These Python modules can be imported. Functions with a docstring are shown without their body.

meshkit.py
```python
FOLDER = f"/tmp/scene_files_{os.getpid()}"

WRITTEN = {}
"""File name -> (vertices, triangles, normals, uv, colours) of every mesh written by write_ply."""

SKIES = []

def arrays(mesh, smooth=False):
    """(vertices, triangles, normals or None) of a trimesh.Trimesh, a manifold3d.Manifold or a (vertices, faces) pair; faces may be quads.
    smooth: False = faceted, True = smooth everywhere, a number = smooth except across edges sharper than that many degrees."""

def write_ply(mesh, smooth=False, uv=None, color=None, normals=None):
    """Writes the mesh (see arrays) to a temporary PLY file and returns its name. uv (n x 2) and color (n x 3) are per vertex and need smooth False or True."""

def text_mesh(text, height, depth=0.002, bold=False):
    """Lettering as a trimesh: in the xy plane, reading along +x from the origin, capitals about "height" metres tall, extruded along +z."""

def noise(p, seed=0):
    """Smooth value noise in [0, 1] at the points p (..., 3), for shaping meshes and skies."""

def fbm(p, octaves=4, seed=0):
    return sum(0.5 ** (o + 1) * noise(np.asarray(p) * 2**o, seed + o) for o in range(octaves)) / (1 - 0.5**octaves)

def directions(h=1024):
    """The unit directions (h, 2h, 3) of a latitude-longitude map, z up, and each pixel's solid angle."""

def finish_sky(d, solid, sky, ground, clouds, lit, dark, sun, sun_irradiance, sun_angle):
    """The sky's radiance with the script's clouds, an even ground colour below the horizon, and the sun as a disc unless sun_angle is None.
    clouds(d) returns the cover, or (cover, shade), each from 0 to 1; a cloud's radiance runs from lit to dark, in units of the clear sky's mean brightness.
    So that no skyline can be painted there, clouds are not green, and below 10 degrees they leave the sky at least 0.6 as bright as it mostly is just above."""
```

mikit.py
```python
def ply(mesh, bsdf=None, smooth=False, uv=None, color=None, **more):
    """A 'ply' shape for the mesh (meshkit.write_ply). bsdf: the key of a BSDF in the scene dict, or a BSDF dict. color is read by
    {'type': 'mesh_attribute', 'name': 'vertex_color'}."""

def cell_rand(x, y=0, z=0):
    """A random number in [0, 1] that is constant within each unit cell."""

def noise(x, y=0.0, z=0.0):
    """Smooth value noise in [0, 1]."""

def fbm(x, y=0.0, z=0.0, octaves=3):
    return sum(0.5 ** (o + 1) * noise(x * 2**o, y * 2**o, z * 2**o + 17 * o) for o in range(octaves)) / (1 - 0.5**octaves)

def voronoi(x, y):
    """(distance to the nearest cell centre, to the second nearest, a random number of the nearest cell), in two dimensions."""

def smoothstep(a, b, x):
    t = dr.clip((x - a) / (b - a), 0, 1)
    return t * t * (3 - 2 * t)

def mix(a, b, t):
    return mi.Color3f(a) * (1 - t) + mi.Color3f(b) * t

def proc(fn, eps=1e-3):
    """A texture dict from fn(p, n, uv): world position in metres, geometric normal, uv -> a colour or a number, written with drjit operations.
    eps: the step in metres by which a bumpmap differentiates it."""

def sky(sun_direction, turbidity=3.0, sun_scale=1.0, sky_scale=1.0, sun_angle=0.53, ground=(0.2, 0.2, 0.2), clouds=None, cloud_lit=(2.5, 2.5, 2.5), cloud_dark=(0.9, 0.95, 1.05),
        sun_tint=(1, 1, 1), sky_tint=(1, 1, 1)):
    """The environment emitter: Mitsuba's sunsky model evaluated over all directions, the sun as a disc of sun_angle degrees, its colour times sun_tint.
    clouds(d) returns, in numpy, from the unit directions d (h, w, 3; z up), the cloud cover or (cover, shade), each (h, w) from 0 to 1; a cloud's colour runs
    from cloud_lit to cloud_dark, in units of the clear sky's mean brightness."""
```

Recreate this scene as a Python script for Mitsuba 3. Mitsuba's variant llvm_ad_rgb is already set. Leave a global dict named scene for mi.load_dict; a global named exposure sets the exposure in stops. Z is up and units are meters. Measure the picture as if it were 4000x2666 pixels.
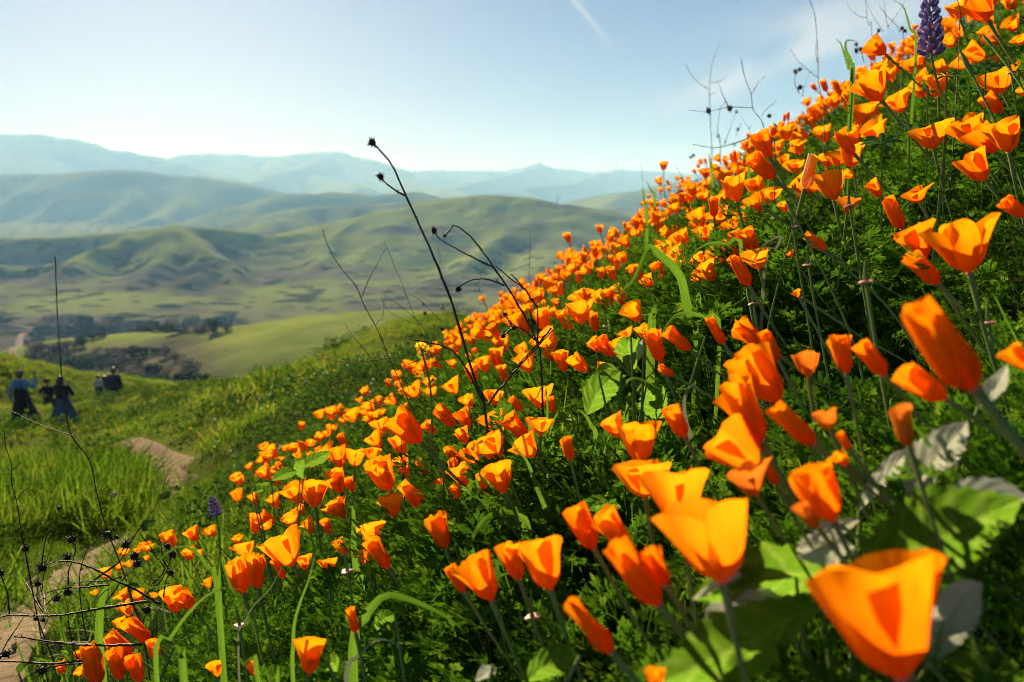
import math
import numpy as np, trimesh, mitsuba as mi, drjit as dr, mikit, meshkit
import manifold3d as m3
from scipy.interpolate import RBFInterpolator

T = mi.ScalarTransform4f
scene, labels = {}, {}

# ------------------------------------------------------------------ camera, sky, exposure
F = 3111.4                       # focal length in pixels of the 4000 px wide photograph
HORIZON = 799.0                  # row of the horizon
PITCH = math.atan((1333 - HORIZON) / F)
FW = np.array([0, math.cos(PITCH), -math.sin(PITCH)])
UP = np.array([0, math.sin(PITCH), math.cos(PITCH)])
RT = np.array([1.0, 0, 0])
scene['camera'] = {'type': 'thinlens', 'fov': 2 * math.degrees(math.atan(2000 / F)), 'fov_axis': 'x', 'near_clip': 0.02, 'far_clip': 30000.0,
                   'aperture_radius': 0.0021, 'focus_distance': 1.05, 'medium': {'type': 'ref', 'id': 'haze_air'},
                   'to_world': T().look_at(origin=[0, 0, 0], target=FW.tolist(), up=[0, 0, 1])}
exposure = 1.65
SUN = np.array([-0.455, 1.079, 0.425])


def sky_clouds(d):
    x, y, z = d[..., 0], d[..., 1], d[..., 2]
    az = np.degrees(np.arctan2(x, y))
    el = np.degrees(np.arcsin(z))
    n = meshkit.fbm(np.stack([az * 0.09, (el - 0.35 * az) * 0.9, az * 0 + 3.3], -1), 4, seed=4)
    n2 = meshkit.fbm(np.stack([az * 0.35, (el - 0.3 * az) * 0.5, az * 0 + 7.1], -1), 4, seed=9)
    band = np.exp(-((el - 8.2 - 0.33 * (az - 15.4)) / 0.9) ** 2) * np.exp(-((az - 16.5) / 6.0) ** 2)
    band2 = np.exp(-((el - 11.3 - 0.15 * (az - 21)) / 1.6) ** 2) * np.exp(-((az - 22) / 7.0) ** 2)
    wide = np.clip(n - 0.5, 0, 1) * 0.4
    cover = 1.3 * band * np.clip(n2 * 1.8 - 0.35, 0, 1) + 0.9 * band2 * np.clip(n2 * 1.9 - 0.45, 0, 1) + wide * np.clip((el - 2) / 10, 0, 1)

    def trail(a0, e0, a1, e1, w0, w1, k):
        t = np.clip(((az - a0) * (a1 - a0) + (el - e0) * (e1 - e0)) / ((a1 - a0) ** 2 + (e1 - e0) ** 2), 0, 1)
        dist = np.hypot(az - a0 - t * (a1 - a0), el - e0 - t * (e1 - e0))
        return k * np.exp(-(dist / (w0 + (w1 - w0) * t)) ** 2) * np.clip(1.15 - t, 0, 1)
    cover = cover + trail(3.8, 13.8, 7.0, 10.3, 0.12, 0.17, 1.0) + trail(-31.4, 5.65, -29.4, 5.15, 0.24, 0.2, 1.0)
    return np.clip(cover, 0, 0.85), cover * 0


scene['sky'] = mikit.sky(SUN.tolist(), turbidity=2.8, sun_scale=5.4, sky_scale=0.64, sun_angle=0.6, sun_tint=(0.86, 0.98, 1.3), clouds=sky_clouds,
                         cloud_lit=(4.4, 4.4, 4.5), cloud_dark=(0.9, 0.95, 1.0), ground=(0.1, 0.12, 0.06), sky_tint=(0.79, 0.885, 1.33))
labels['sky'] = {'kind': 'structure'}

# photograph tiles in which positions were read: origin and magnification
TILE = {'A': (3100, 0), 'B': (2500, 0), 'C': (2500, 500), 'D': (3100, 500), 'E': (3100, 1000), 'F': (3100, 1500), 'G': (2600, 1466), 'H': (2600, 2066),
        'I': (1800, 2066), 'J': (1800, 1466), 'K': (900, 1466), 'L': (900, 2066), 'M': (0, 2066), 'N': (1400, 866), 'O': (2300, 866)}
TILE = {k: (*v, 2.6133) for k, v in TILE.items()}
TILE |= {'V': (0, 0, 0.58825), 'R': (1200, 1500, 1.345), 'S': (2400, 1200, 1.069), 'P': (1000, 800, 1.568), 'Q': (0, 1400, 4.706), 'U': (0, 1200, 2.6144)}


def px(t, x, y):
    a, b, s = TILE[t]
    return a + x / s, b + y / s


def at(p, D):
    """The point at depth D metres whose place in the photograph is p (survey of the place)."""
    return D * ((p[0] - 2000) / F * RT + FW + (1333 - p[1]) / F * UP)


def atv(x, y, D):
    return at(px('V', x, y), D)


def project(P):
    P = np.atleast_2d(P)
    d = P @ FW
    return 2000 + F * (P @ RT) / d, 1333 - F * (P @ UP) / d, d


# ------------------------------------------------------------------ helpers
COUNT = {}


def numbered(name):
    n = COUNT.get(name, -1) + 1
    COUNT[name] = n
    return name if n == 0 else f'{name}_{n:03d}'


def thing(name, label=None, cat=None, group=None, kind=None):
    key = numbered(name)
    e = {k: v for k, v in (('label', label), ('category', cat), ('group', group), ('kind', kind)) if v}
    if e:
        labels[key] = e
    return key


def part(key, name, mesh, m, smooth=False, uv=None, label=None, **more):
    k = numbered(f'{key}__{name}')
    scene[k] = mikit.ply(mesh, m, smooth=smooth, uv=uv, **more)
    if label:
        labels[k] = {'label': label}
    return k


def put(key, mesh, m, smooth=False, uv=None, **more):
    scene[key] = mikit.ply(mesh, m, smooth=smooth, uv=uv, **more)


def grid_faces(nu, nv):
    i, j = np.meshgrid(np.arange(nu - 1), np.arange(nv - 1), indexing='ij')
    a = (i * nv + j).ravel()
    q = np.stack([a, a + 1, a + nv + 1, a + nv], -1)
    return np.vstack([q[:, [0, 1, 2]], q[:, [0, 2, 3]]])


def join(parts):
    v, f, n = [], [], 0
    for a, b in parts:
        a, b = np.asarray(a, float), np.asarray(b, int)
        v.append(a); f.append(b + n); n += len(a)
    return np.vstack(v), np.vstack(f)


def spline(P, n):
    """Catmull-Rom through P, n points."""
    P = np.asarray(P, float)
    if len(P) == 2:
        return P[0] + (P[1] - P[0]) * np.linspace(0, 1, n)[:, None]
    Q = np.vstack([2 * P[0] - P[1], P, 2 * P[-1] - P[-2]])
    seg = np.linalg.norm(np.diff(P, axis=0), axis=1)
    s = np.concatenate([[0], np.cumsum(seg)])
    out = []
    for t in np.linspace(0, s[-1], n):
        i = min(np.searchsorted(s, t, side='right') - 1, len(P) - 2)
        u = (t - s[i]) / max(seg[i], 1e-9)
        a, b, c, d = Q[i], Q[i + 1], Q[i + 2], Q[i + 3]
        out.append(0.5 * (2 * b + (c - a) * u + (2 * a - 5 * b + 4 * c - d) * u * u + (3 * b - a - 3 * c + d) * u ** 3))
    return np.array(out)


def tube(P, r, sides=6):
    P = np.asarray(P, float)
    t = np.gradient(P, axis=0)
    t /= np.linalg.norm(t, axis=1, keepdims=True) + 1e-12
    a = np.cross(t, [0.31, 0.87, 0.38])
    a /= np.linalg.norm(a, axis=1, keepdims=True) + 1e-12
    b = np.cross(t, a)
    r = np.broadcast_to(r, (len(P),))
    ang = np.arange(sides) * 2 * np.pi / sides
    v = P[:, None] + r[:, None, None] * (np.cos(ang)[None, :, None] * a[:, None] + np.sin(ang)[None, :, None] * b[:, None])
    i, j = np.meshgrid(np.arange(len(P) - 1), np.arange(sides), indexing='ij')
    q = np.stack([i * sides + j, i * sides + (j + 1) % sides, (i + 1) * sides + (j + 1) % sides, (i + 1) * sides + j], -1).reshape(-1, 4)
    f = np.vstack([q[:, [0, 1, 2]], q[:, [0, 2, 3]]])
    n = len(P) * sides
    v = np.vstack([v.reshape(-1, 3), P[:1], P[-1:]])
    k = np.arange(sides)
    f = np.vstack([f, np.stack([k * 0 + n, (k + 1) % sides, k], -1), np.stack([k * 0 + n + 1, n - sides + k, n - sides + (k + 1) % sides], -1)])
    return v, f


def frame_z(axis, spin=0.0):
    z = axis / np.linalg.norm(axis)
    x = np.cross([0.2, 1, 0.1], z); x /= np.linalg.norm(x)
    y = np.cross(z, x)
    c, s = math.cos(spin), math.sin(spin)
    return np.stack([c * x + s * y, -s * x + c * y, z], 1)


def xform(R, t):
    M = np.eye(4); M[:3, :3] = R; M[:3, 3] = t
    return T(M.tolist())


def smoothstep(a, b, x):
    t = np.clip((x - a) / (b - a), 0, 1)
    return t * t * (3 - 2 * t)


# ------------------------------------------------------------------ materials
def thin(name, color, rough=0.5, trans=0.9, spec=1.33):
    scene[name] = {'type': 'principledthin', 'base_color': color if isinstance(color, dict) and color.get('type') == 'proc' else {'type': 'rgb', 'value': list(color)},
                   'roughness': rough, 'diff_trans': trans, 'eta': spec, 'spec_trans': 0.0}


def solid(name, color, rough=0.7, spec=0.3):
    scene[name] = {'type': 'twosided', 'b': {'type': 'principled', 'base_color': color if isinstance(color, dict) else {'type': 'rgb', 'value': list(color)},
                                             'roughness': rough, 'specular': spec}}


def petal_color(lo, hi, k):
    def fn(p, n, uv):
        s = 0.6 * mikit.noise(uv.x * 34, uv.y * 1.5, k) + 0.4 * mikit.noise(uv.x * 90, uv.y * 2.0, k + 3.0)
        w = mikit.noise(uv.x * 5, uv.y * 4, k + 9.0)
        c = mikit.mix(lo, hi, mikit.smoothstep(0.05, 1.0, uv.y + 0.3 * (w - 0.5)))
        return c * (0.76 + 0.34 * s + 0.08 * w)
    return mikit.proc(fn)


thin('petal_orange', petal_color((0.80, 0.145, 0.0015), (0.90, 0.30, 0.003), 1.0), 0.6, 1.0)
thin('petal_deep', petal_color((0.82, 0.125, 0.0015), (0.88, 0.255, 0.0025), 3.0), 0.6, 0.95)
thin('petal_gold', petal_color((0.84, 0.175, 0.002), (0.92, 0.30, 0.005), 5.0), 0.6, 1.05)
thin('petal_pale', mikit.proc(lambda p, n, uv: mikit.mix((0.95, 0.36, 0.02), (0.98, 0.72, 0.35), mikit.smoothstep(0.55, 0.75, mikit.noise(uv.x * 9, uv.y * 1.2, 2.0)))), 0.4, 0.9)
thin('petal_dry', petal_color((0.55, 0.12, 0.01), (0.8, 0.26, 0.02), 7.0), 0.6, 0.6)
solid('rim_pink', (0.44, 0.14, 0.10), 0.6)
solid('rim_pale', (0.6, 0.28, 0.24), 0.6)
thin('stem_green', mikit.proc(lambda p, n, uv: mikit.mix((0.10, 0.17, 0.045), (0.17, 0.22, 0.08), mikit.noise(p.x * 60, p.y * 60, p.z * 25))), 0.45, 0.25)


def leafy(a, b, c, sc):
    def fn(p, n, uv):
        k = mikit.fbm(p.x * sc, p.y * sc, p.z * sc, 2)
        m = mikit.noise(p.x * sc * 9, p.y * sc * 9, p.z * sc * 9)
        return mikit.mix(mikit.mix(a, b, mikit.smoothstep(0.3, 0.7, k)), c, mikit.smoothstep(0.55, 0.95, m))
    return mikit.proc(fn)


thin('leaf_feathery', leafy((0.035, 0.105, 0.006), (0.065, 0.165, 0.009), (0.15, 0.25, 0.018), 9.0), 0.3, 0.85)
thin('leaf_feathery_far', leafy((0.04, 0.105, 0.008), (0.07, 0.145, 0.010), (0.13, 0.2, 0.018), 4.0), 0.32, 0.85)
thin('grass_green', leafy((0.065, 0.155, 0.008), (0.115, 0.21, 0.013), (0.21, 0.26, 0.025), 1.1), 0.27, 0.9)
thin('grass_olive', leafy((0.13, 0.20, 0.016), (0.185, 0.235, 0.025), (0.25, 0.21, 0.04), 0.5), 0.45, 0.9)
thin('herb_green', leafy((0.04, 0.095, 0.012), (0.065, 0.13, 0.018), (0.09, 0.145, 0.03), 2.0), 0.17, 0.6)
thin('blade_green', mikit.proc(lambda p, n, uv: mikit.mix((0.05, 0.135, 0.008), (0.105, 0.2, 0.018), mikit.noise(uv.x * 22, uv.y * 0.8, 1.0)) * (0.8 + 0.3 * mikit.noise(uv.x * 3, uv.y * 14, 4.0))), 0.36, 0.95)
thin('leaf_broad', mikit.proc(lambda p, n, uv: mikit.mix((0.085, 0.19, 0.012), (0.12, 0.225, 0.025),
     mikit.smoothstep(0.8, 1.0, dr.abs(dr.sin(6.0 * uv.y * 3.14159 + 5.0 * dr.abs(uv.x - 0.5)))) + mikit.smoothstep(0.045, 0.015, dr.abs(uv.x - 0.5))) * (0.85 + 0.3 * mikit.noise(uv.x * 30, uv.y * 50, 0.0))), 0.5, 1.4)
thin('leaf_woolly', mikit.proc(lambda p, n, uv: mikit.mix((0.27, 0.31, 0.24), (0.46, 0.50, 0.41), mikit.fbm(uv.x * 9, uv.y * 14, 1.0, 3)) * (1.0 - 0.25 * mikit.smoothstep(0.05, 0.015, dr.abs(uv.x - 0.5)))), 0.8, 0.8)
thin('blade_grey', mikit.proc(lambda p, n, uv: mikit.mix((0.09, 0.13, 0.07), (0.22, 0.26, 0.18), mikit.noise(uv.x * 16, uv.y * 1.2, 3.0))), 0.4, 0.35)
thin('leaf_lupine', (0.05, 0.14, 0.04), 0.4, 0.7)
solid('stalk_dark', mikit.proc(lambda p, n, uv: mikit.mix((0.014, 0.011, 0.009), (0.06, 0.042, 0.028), mikit.noise(p.x * 200, p.y * 200, p.z * 45))), 0.65)
solid('stalk_brown', mikit.proc(lambda p, n, uv: mikit.mix((0.045, 0.03, 0.02), (0.14, 0.095, 0.06), mikit.noise(p.x * 160, p.y * 160, p.z * 45))), 0.65)
solid('seed_black', (0.012, 0.011, 0.012), 0.7)
solid('seed_tan', (0.42, 0.33, 0.24), 0.8)
thin('lupine_violet', mikit.proc(lambda p, n, uv: mikit.mix((0.07, 0.05, 0.26), (0.40, 0.29, 0.62), mikit.noise(p.x * 160, p.y * 160, p.z * 160))), 0.4, 0.4)
thin('lupine_white', (0.55, 0.5, 0.62), 0.5, 0.5)
thin('flower_yellow', (0.85, 0.52, 0.02), 0.5, 0.8)
thin('flower_white', (0.8, 0.8, 0.78), 0.5, 0.8)


def hills_fn(p, n, uv):
    d = dr.sqrt(p.x * p.x + p.y * p.y)
    a = mikit.fbm(p.x / 70, p.y / 70, p.z / 25, 4)
    b = mikit.fbm(p.x / 260 + 9, p.y / 260, p.z / 60, 3)
    c = mikit.fbm(p.x / 9, p.y / 9, p.z / 5, 3)
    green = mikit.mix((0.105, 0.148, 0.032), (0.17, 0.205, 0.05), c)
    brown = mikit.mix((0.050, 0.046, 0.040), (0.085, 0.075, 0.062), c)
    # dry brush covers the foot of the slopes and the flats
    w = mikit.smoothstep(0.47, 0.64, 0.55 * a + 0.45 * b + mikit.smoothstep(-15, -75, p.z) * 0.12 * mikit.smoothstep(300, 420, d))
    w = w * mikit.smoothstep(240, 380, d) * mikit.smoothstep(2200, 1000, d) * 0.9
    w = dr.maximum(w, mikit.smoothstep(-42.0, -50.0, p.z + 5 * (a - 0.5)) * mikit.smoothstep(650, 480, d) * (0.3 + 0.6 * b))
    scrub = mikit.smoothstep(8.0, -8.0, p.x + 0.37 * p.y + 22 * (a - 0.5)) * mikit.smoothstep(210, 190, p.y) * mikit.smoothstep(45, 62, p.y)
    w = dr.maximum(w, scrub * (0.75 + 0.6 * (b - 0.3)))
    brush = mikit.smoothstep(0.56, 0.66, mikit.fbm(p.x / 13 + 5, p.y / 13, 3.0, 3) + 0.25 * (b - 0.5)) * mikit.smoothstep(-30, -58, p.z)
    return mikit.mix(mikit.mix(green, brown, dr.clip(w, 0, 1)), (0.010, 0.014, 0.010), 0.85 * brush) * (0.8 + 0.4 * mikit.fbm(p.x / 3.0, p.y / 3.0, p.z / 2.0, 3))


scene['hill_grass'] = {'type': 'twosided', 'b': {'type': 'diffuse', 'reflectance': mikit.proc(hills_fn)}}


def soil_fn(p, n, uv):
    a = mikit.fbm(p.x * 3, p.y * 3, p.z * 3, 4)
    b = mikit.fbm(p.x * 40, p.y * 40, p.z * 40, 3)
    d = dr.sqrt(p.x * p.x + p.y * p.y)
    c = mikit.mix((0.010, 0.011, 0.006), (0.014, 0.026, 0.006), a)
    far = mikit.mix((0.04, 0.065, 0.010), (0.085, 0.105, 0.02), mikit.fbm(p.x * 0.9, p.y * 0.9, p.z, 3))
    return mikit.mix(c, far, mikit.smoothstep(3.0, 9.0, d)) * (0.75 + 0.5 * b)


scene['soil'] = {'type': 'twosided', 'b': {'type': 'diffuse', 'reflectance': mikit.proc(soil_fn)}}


def dirt_fn(p, n, uv):
    a = mikit.fbm(p.x * 2.5, p.y * 2.5, 0, 4)
    b = mikit.fbm(p.x * 30, p.y * 30, p.z * 30, 3)
    return mikit.mix((0.10, 0.08, 0.052), (0.24, 0.19, 0.125), 0.5 * a + 0.5 * b)


scene['dirt_base'] = {'type': 'diffuse', 'reflectance': mikit.proc(dirt_fn)}
scene['dirt'] = {'type': 'twosided', 'b': {'type': 'bumpmap', 'bsdf': {'type': 'ref', 'id': 'dirt_base'}, 't': mikit.proc(lambda p, n, uv: mikit.fbm(p.x * 14, p.y * 14, p.z * 14, 4)), 'scale': 0.02}}
scene['road_dirt'] = {'type': 'twosided', 'b': {'type': 'diffuse', 'reflectance': {'type': 'rgb', 'value': [.20, .165, .125]}}}

# ------------------------------------------------------------------ terrain
FLOOR_R = np.array([0, 45, 70, 100, 130, 170, 250, 430, 700, 1200, 2000, 2600, 4000, 5500, 7000, 9500])
FLOOR_Z = np.array([-6, -11, -18, -26.5, -33, -41, -51, -66, -62, -62, -60, -50, -20, 0, 30, 60.0])
V_SP = [  # crest lines of the hills, surveyed as (column, row, distance), then flank slope and rounding width
    ([(230, 800, 225), (300, 772, 215), (450, 770, 205), (540, 768, 200), (650, 757, 195), (760, 739, 190), (860, 728, 186), (950, 733, 180), (1060, 748, 176)], .30, 30, 6),
    ([(-300, 552, 900), (0, 546, 900), (100, 546, 900), (250, 536, 880), (330, 523, 850), (400, 517, 830), (480, 523, 850), (560, 529, 880), (650, 536, 900), (720, 541, 920), (800, 530, 960)], .62, 16, 8),
    ([(400, 517, 830), (440, 545, 770), (500, 590, 690), (535, 625, 640), (545, 660, 590)], .66, 7, 5),
    ([(330, 525, 840), (280, 552, 780), (190, 592, 700), (90, 640, 630), (0, 680, 570), (-120, 710, 520)], .66, 8, 5),
    ([(405, 525, 810), (395, 580, 720), (330, 632, 640), (240, 682, 570), (180, 715, 525), (60, 738, 480)], .66, 7, 5),
    ([(-200, 580, 780), (-60, 600, 720), (40, 610, 690), (150, 600, 720)], .66, 8, 5),
    ([(470, 612, 640), (420, 640, 600), (365, 690, 540), (300, 725, 500)], .6, 7, 4),
    ([(700, 552, 900), (760, 522, 960), (840, 501, 1000), (950, 476, 1050), (1050, 455, 1100), (1130, 447, 1100), (1200, 455, 1080), (1300, 470, 1050), (1420, 500, 1000), (1600, 540, 960)], .24, 35, 10),
    ([(840, 501, 1000), (770, 540, 880), (740, 580, 800), (700, 620, 720), (620, 670, 620), (520, 698, 545)], .66, 8, 5),
    ([(950, 476, 1050), (905, 520, 920), (865, 560, 830), (800, 612, 725), (730, 650, 640)], .40, 16, 8),
    ([(1200, 456, 1080), (1165, 520, 920), (1105, 572, 790), (1035, 622, 690), (960, 672, 590)], .55, 11, 6),
    ([(1060, 456, 1100), (1030, 500, 980), (985, 540, 880), (930, 585, 790)], .36, 18, 8),
    ([(1300, 470, 1050), (1290, 560, 840), (1240, 640, 650)], .34, 20, 5),
    ([(530, 517, 1480), (560, 508, 1500), (620, 491, 1500), (690, 474, 1550), (800, 472, 1550), (900, 466, 1550), (1000, 458, 1500)], .36, 30, 10),
    ([(690, 474, 1550), (640, 500, 1350), (560, 530, 1180)], .38, 18, 6),
    ([(400, 540, 1800), (480, 506, 1850), (560, 473, 1900), (660, 446, 1950), (760, 440, 2000), (850, 448, 2000), (960, 440, 2050)], .36, 40, 12),
    ([(-250, 405, 2600), (0, 400, 2600), (130, 398, 2600), (250, 386, 2600), (310, 388, 2600), (440, 398, 2600), (520, 411, 2550), (640, 440, 2450), (720, 470, 2300)], .36, 50, 14),
    ([(250, 386, 2600), (190, 430, 2400), (80, 490, 2150), (20, 532, 1980)], .55, 20, 8),
    ([(310, 390, 2600), (330, 440, 2350), (260, 486, 2150), (150, 530, 1920)], .55, 20, 8),
    ([(440, 400, 2600), (430, 455, 2300), (360, 500, 2050), (220, 534, 1880)], .55, 20, 8),
    ([(130, 398, 2600), (60, 440, 2350), (-60, 500, 2100)], .55, 20, 8),
    ([(1270, 482, 2200), (1380, 455, 2250), (1450, 437, 2300), (1560, 414, 2350), (1750, 400, 2400)], .32, 50, 12),
    ([(1450, 437, 2300), (1380, 475, 1900), (1300, 500, 1600)], .34, 30, 8),
    ([(-400, 310, 5000), (-150, 303, 5000), (0, 307, 5000), (75, 308, 5000), (150, 318, 5000), (210, 338, 5000), (280, 346, 5000), (350, 359, 5000), (420, 374, 4900), (520, 404, 4700)], .36, 90, 20),
    ([(75, 308, 5000), (40, 360, 4300), (-40, 395, 3800)], .38, 60, 15),
    ([(340, 380, 5900), (390, 366, 6000), (430, 353, 6000), (500, 352, 6000), (640, 358, 6000), (700, 352, 6000), (770, 346, 6000), (830, 361, 6000), (900, 383, 5900), (980, 402, 5700)], .38, 70, 20),
    ([(770, 346, 6000), (720, 375, 5300), (620, 400, 4600), (540, 425, 4000)], .55, 30, 12),
    ([(770, 346, 6000), (860, 392, 5200), (980, 425, 4400), (1080, 445, 3700)], .55, 30, 12),
    ([(500, 352, 6000), (570, 385, 5300), (640, 420, 4500)], .55, 30, 12),
    ([(640, 358, 6000), (660, 385, 5300), (770, 412, 4600), (850, 430, 4000)], .55, 30, 12),
    ([(850, 398, 6400), (1000, 390, 6500), (1080, 391, 6500), (1160, 391, 6500), (1235, 376, 6500), (1290, 388, 6500), (1350, 394, 6500), (1420, 389, 6500), (1500, 393, 6500), (1600, 399, 6500), (1850, 405, 6500)], .36, 70, 20),
    ([(1235, 376, 6500), (1150, 403, 5500), (1060, 425, 4600)], .55, 30, 12),
    ([(1420, 389, 6500), (1320, 415, 5300), (1200, 432, 4400), (1120, 445, 3700)], .55, 30, 12),
]
SPINES = [(np.array([atv(*q) for q in P]), s, w, k) for P, s, w, k in V_SP]


def far_height(x, y):
    r = np.hypot(x, y)
    base = np.interp(r, FLOOR_R, FLOOR_Z)
    A = np.stack([x, y, np.zeros_like(x)], -1)
    wob = np.clip((r - 250) / 400, 0, 1)
    mixr = smoothstep(900, 2600, r)
    sc = 90 + 310 * mixr

    def rough(seed, k, o):
        return sum(wt * meshkit.fbm(A * k / wl + 40 * seed, o, seed=seed) for wl, wt in ((90.0, 1 - mixr), (400.0, mixr)))
    w1, w2 = rough(3, 1.0, 3) - 0.5, rough(5, 1.0, 3) - 0.5
    x = x + wob * w1 * sc * 0.26
    y = y + wob * w2 * sc * 0.26
    z = base.copy()
    for P, sl, w, k in SPINES:
        rr = np.hypot(P[:, 0], P[:, 1])
        m = (r > rr.min() * 0.55) & (r < rr.max() * 1.5)
        X, Y = x[m], y[m]
        best = np.full(X.shape, -1e9)
        for a, b in zip(P[:-1], P[1:]):
            d = b - a
            t = np.clip(((X - a[0]) * d[0] + (Y - a[1]) * d[1]) / (d[0] ** 2 + d[1] ** 2), 0, 1)
            q = np.hypot(X - a[0] - t * d[0], Y - a[1] - t * d[1])
            best = np.maximum(best, a[2] + t * d[2] - sl * (np.sqrt(q * q + w * w) - w))
        zz = z[m]
        h = np.clip(k - np.abs(zz - best), 0, None) / k
        z[m] = np.maximum(zz, best) + h * h * k * 0.25
    fold = np.abs(rough(21, 1.3, 4) - 0.5) * 2
    z = z - wob * fold * 0.055 * sc * np.clip((z - base) / 25 + 0.15, 0, 1)
    z = z + np.clip((r - 60) / 100, 0, 1) * 3.2 * (meshkit.fbm(np.stack([x / 26, y / 26, x * 0], -1), 3, seed=8) - 0.5)
    return z


def hill_plane(x, y):
    return -0.44 + 0.64 * x - 0.07 * y - 0.011 * np.clip(y - 2.5, 0, None) ** 2 * smoothstep(-1.6, 0.4, x)


CP = []
for y, xs in ((-6, (-2, 0, 3, 8)), (-2, (-1.4, 0, 2, 6)), (0, (-.8, -.3, .5, 2, 5)), (.8, (-.5, 0, .7, 1.6)), (1.6, (-.62, 0, .8, 2, 5)), (2.6, (-.8, 0, 1, 2.2)), (4, (-.85, 0, 1.2, 3, 7)),
              (6, (-.9, .5, 2.5)), (9, (-.8, 1, 4, 9)), (14, (0, 3, 8)), (20, (2, 7)), (30, (3, 12))):
    for x in xs:
        CP.append((x, y, float(hill_plane(np.float64(x), np.float64(y)))))
for q in ((20, 1450, 2.6), (-100, 1568, 2.0), (110, 1380, 3.1), (230, 1285, 4.2), (330, 1222, 5.3), (385, 1150, 6.6), (405, 1080, 8.3), (370, 1042, 9.6), (0, 1300, 4), (-150, 1300, 4), (150, 1150, 6.5), (0, 1150, 6.5), (-200, 1150, 6.5),
          (100, 1060, 11), (250, 1020, 11.5), (0, 1030, 15), (60, 1003, 23), (185, 997, 23), (120, 932, 27), (250, 915, 28), (350, 904, 29), (440, 896, 30), (480, 890, 30), (115, 968, 30), (250, 945, 35), (380, 940, 38), (180, 905, 35), (100, 890, 34.5), (0, 848, 34),
          (-150, 805, 34), (-60, 930, 26), (-300, 900, 25), (-300, 1000, 12), (500, 1010, 8.5), (600, 960, 8), (700, 900, 10), (560, 925, 16), (520, 903, 22), (800, 850, 12), (650, 872, 18), (900, 800, 14), (1000, 750, 18), (1060, 727, 23), (780, 840, 25)):
    CP.append(tuple(atv(*q)))
CP += [(-25, -5, -6), (-12, -12, -5), (8, -25, 3), (-40, 8, -6), (25, 5, 11), (30, 30, 8), (-5, -4, -3.2), (-3, -1, -2.0), (-4, 1, -2.2), (14, 45, -5.5), (0, 48, -9.0)]
CP = np.array(CP)
RBF = RBFInterpolator(CP[:, :2], CP[:, 2], kernel='thin_plate_spline', smoothing=0.003)


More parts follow.
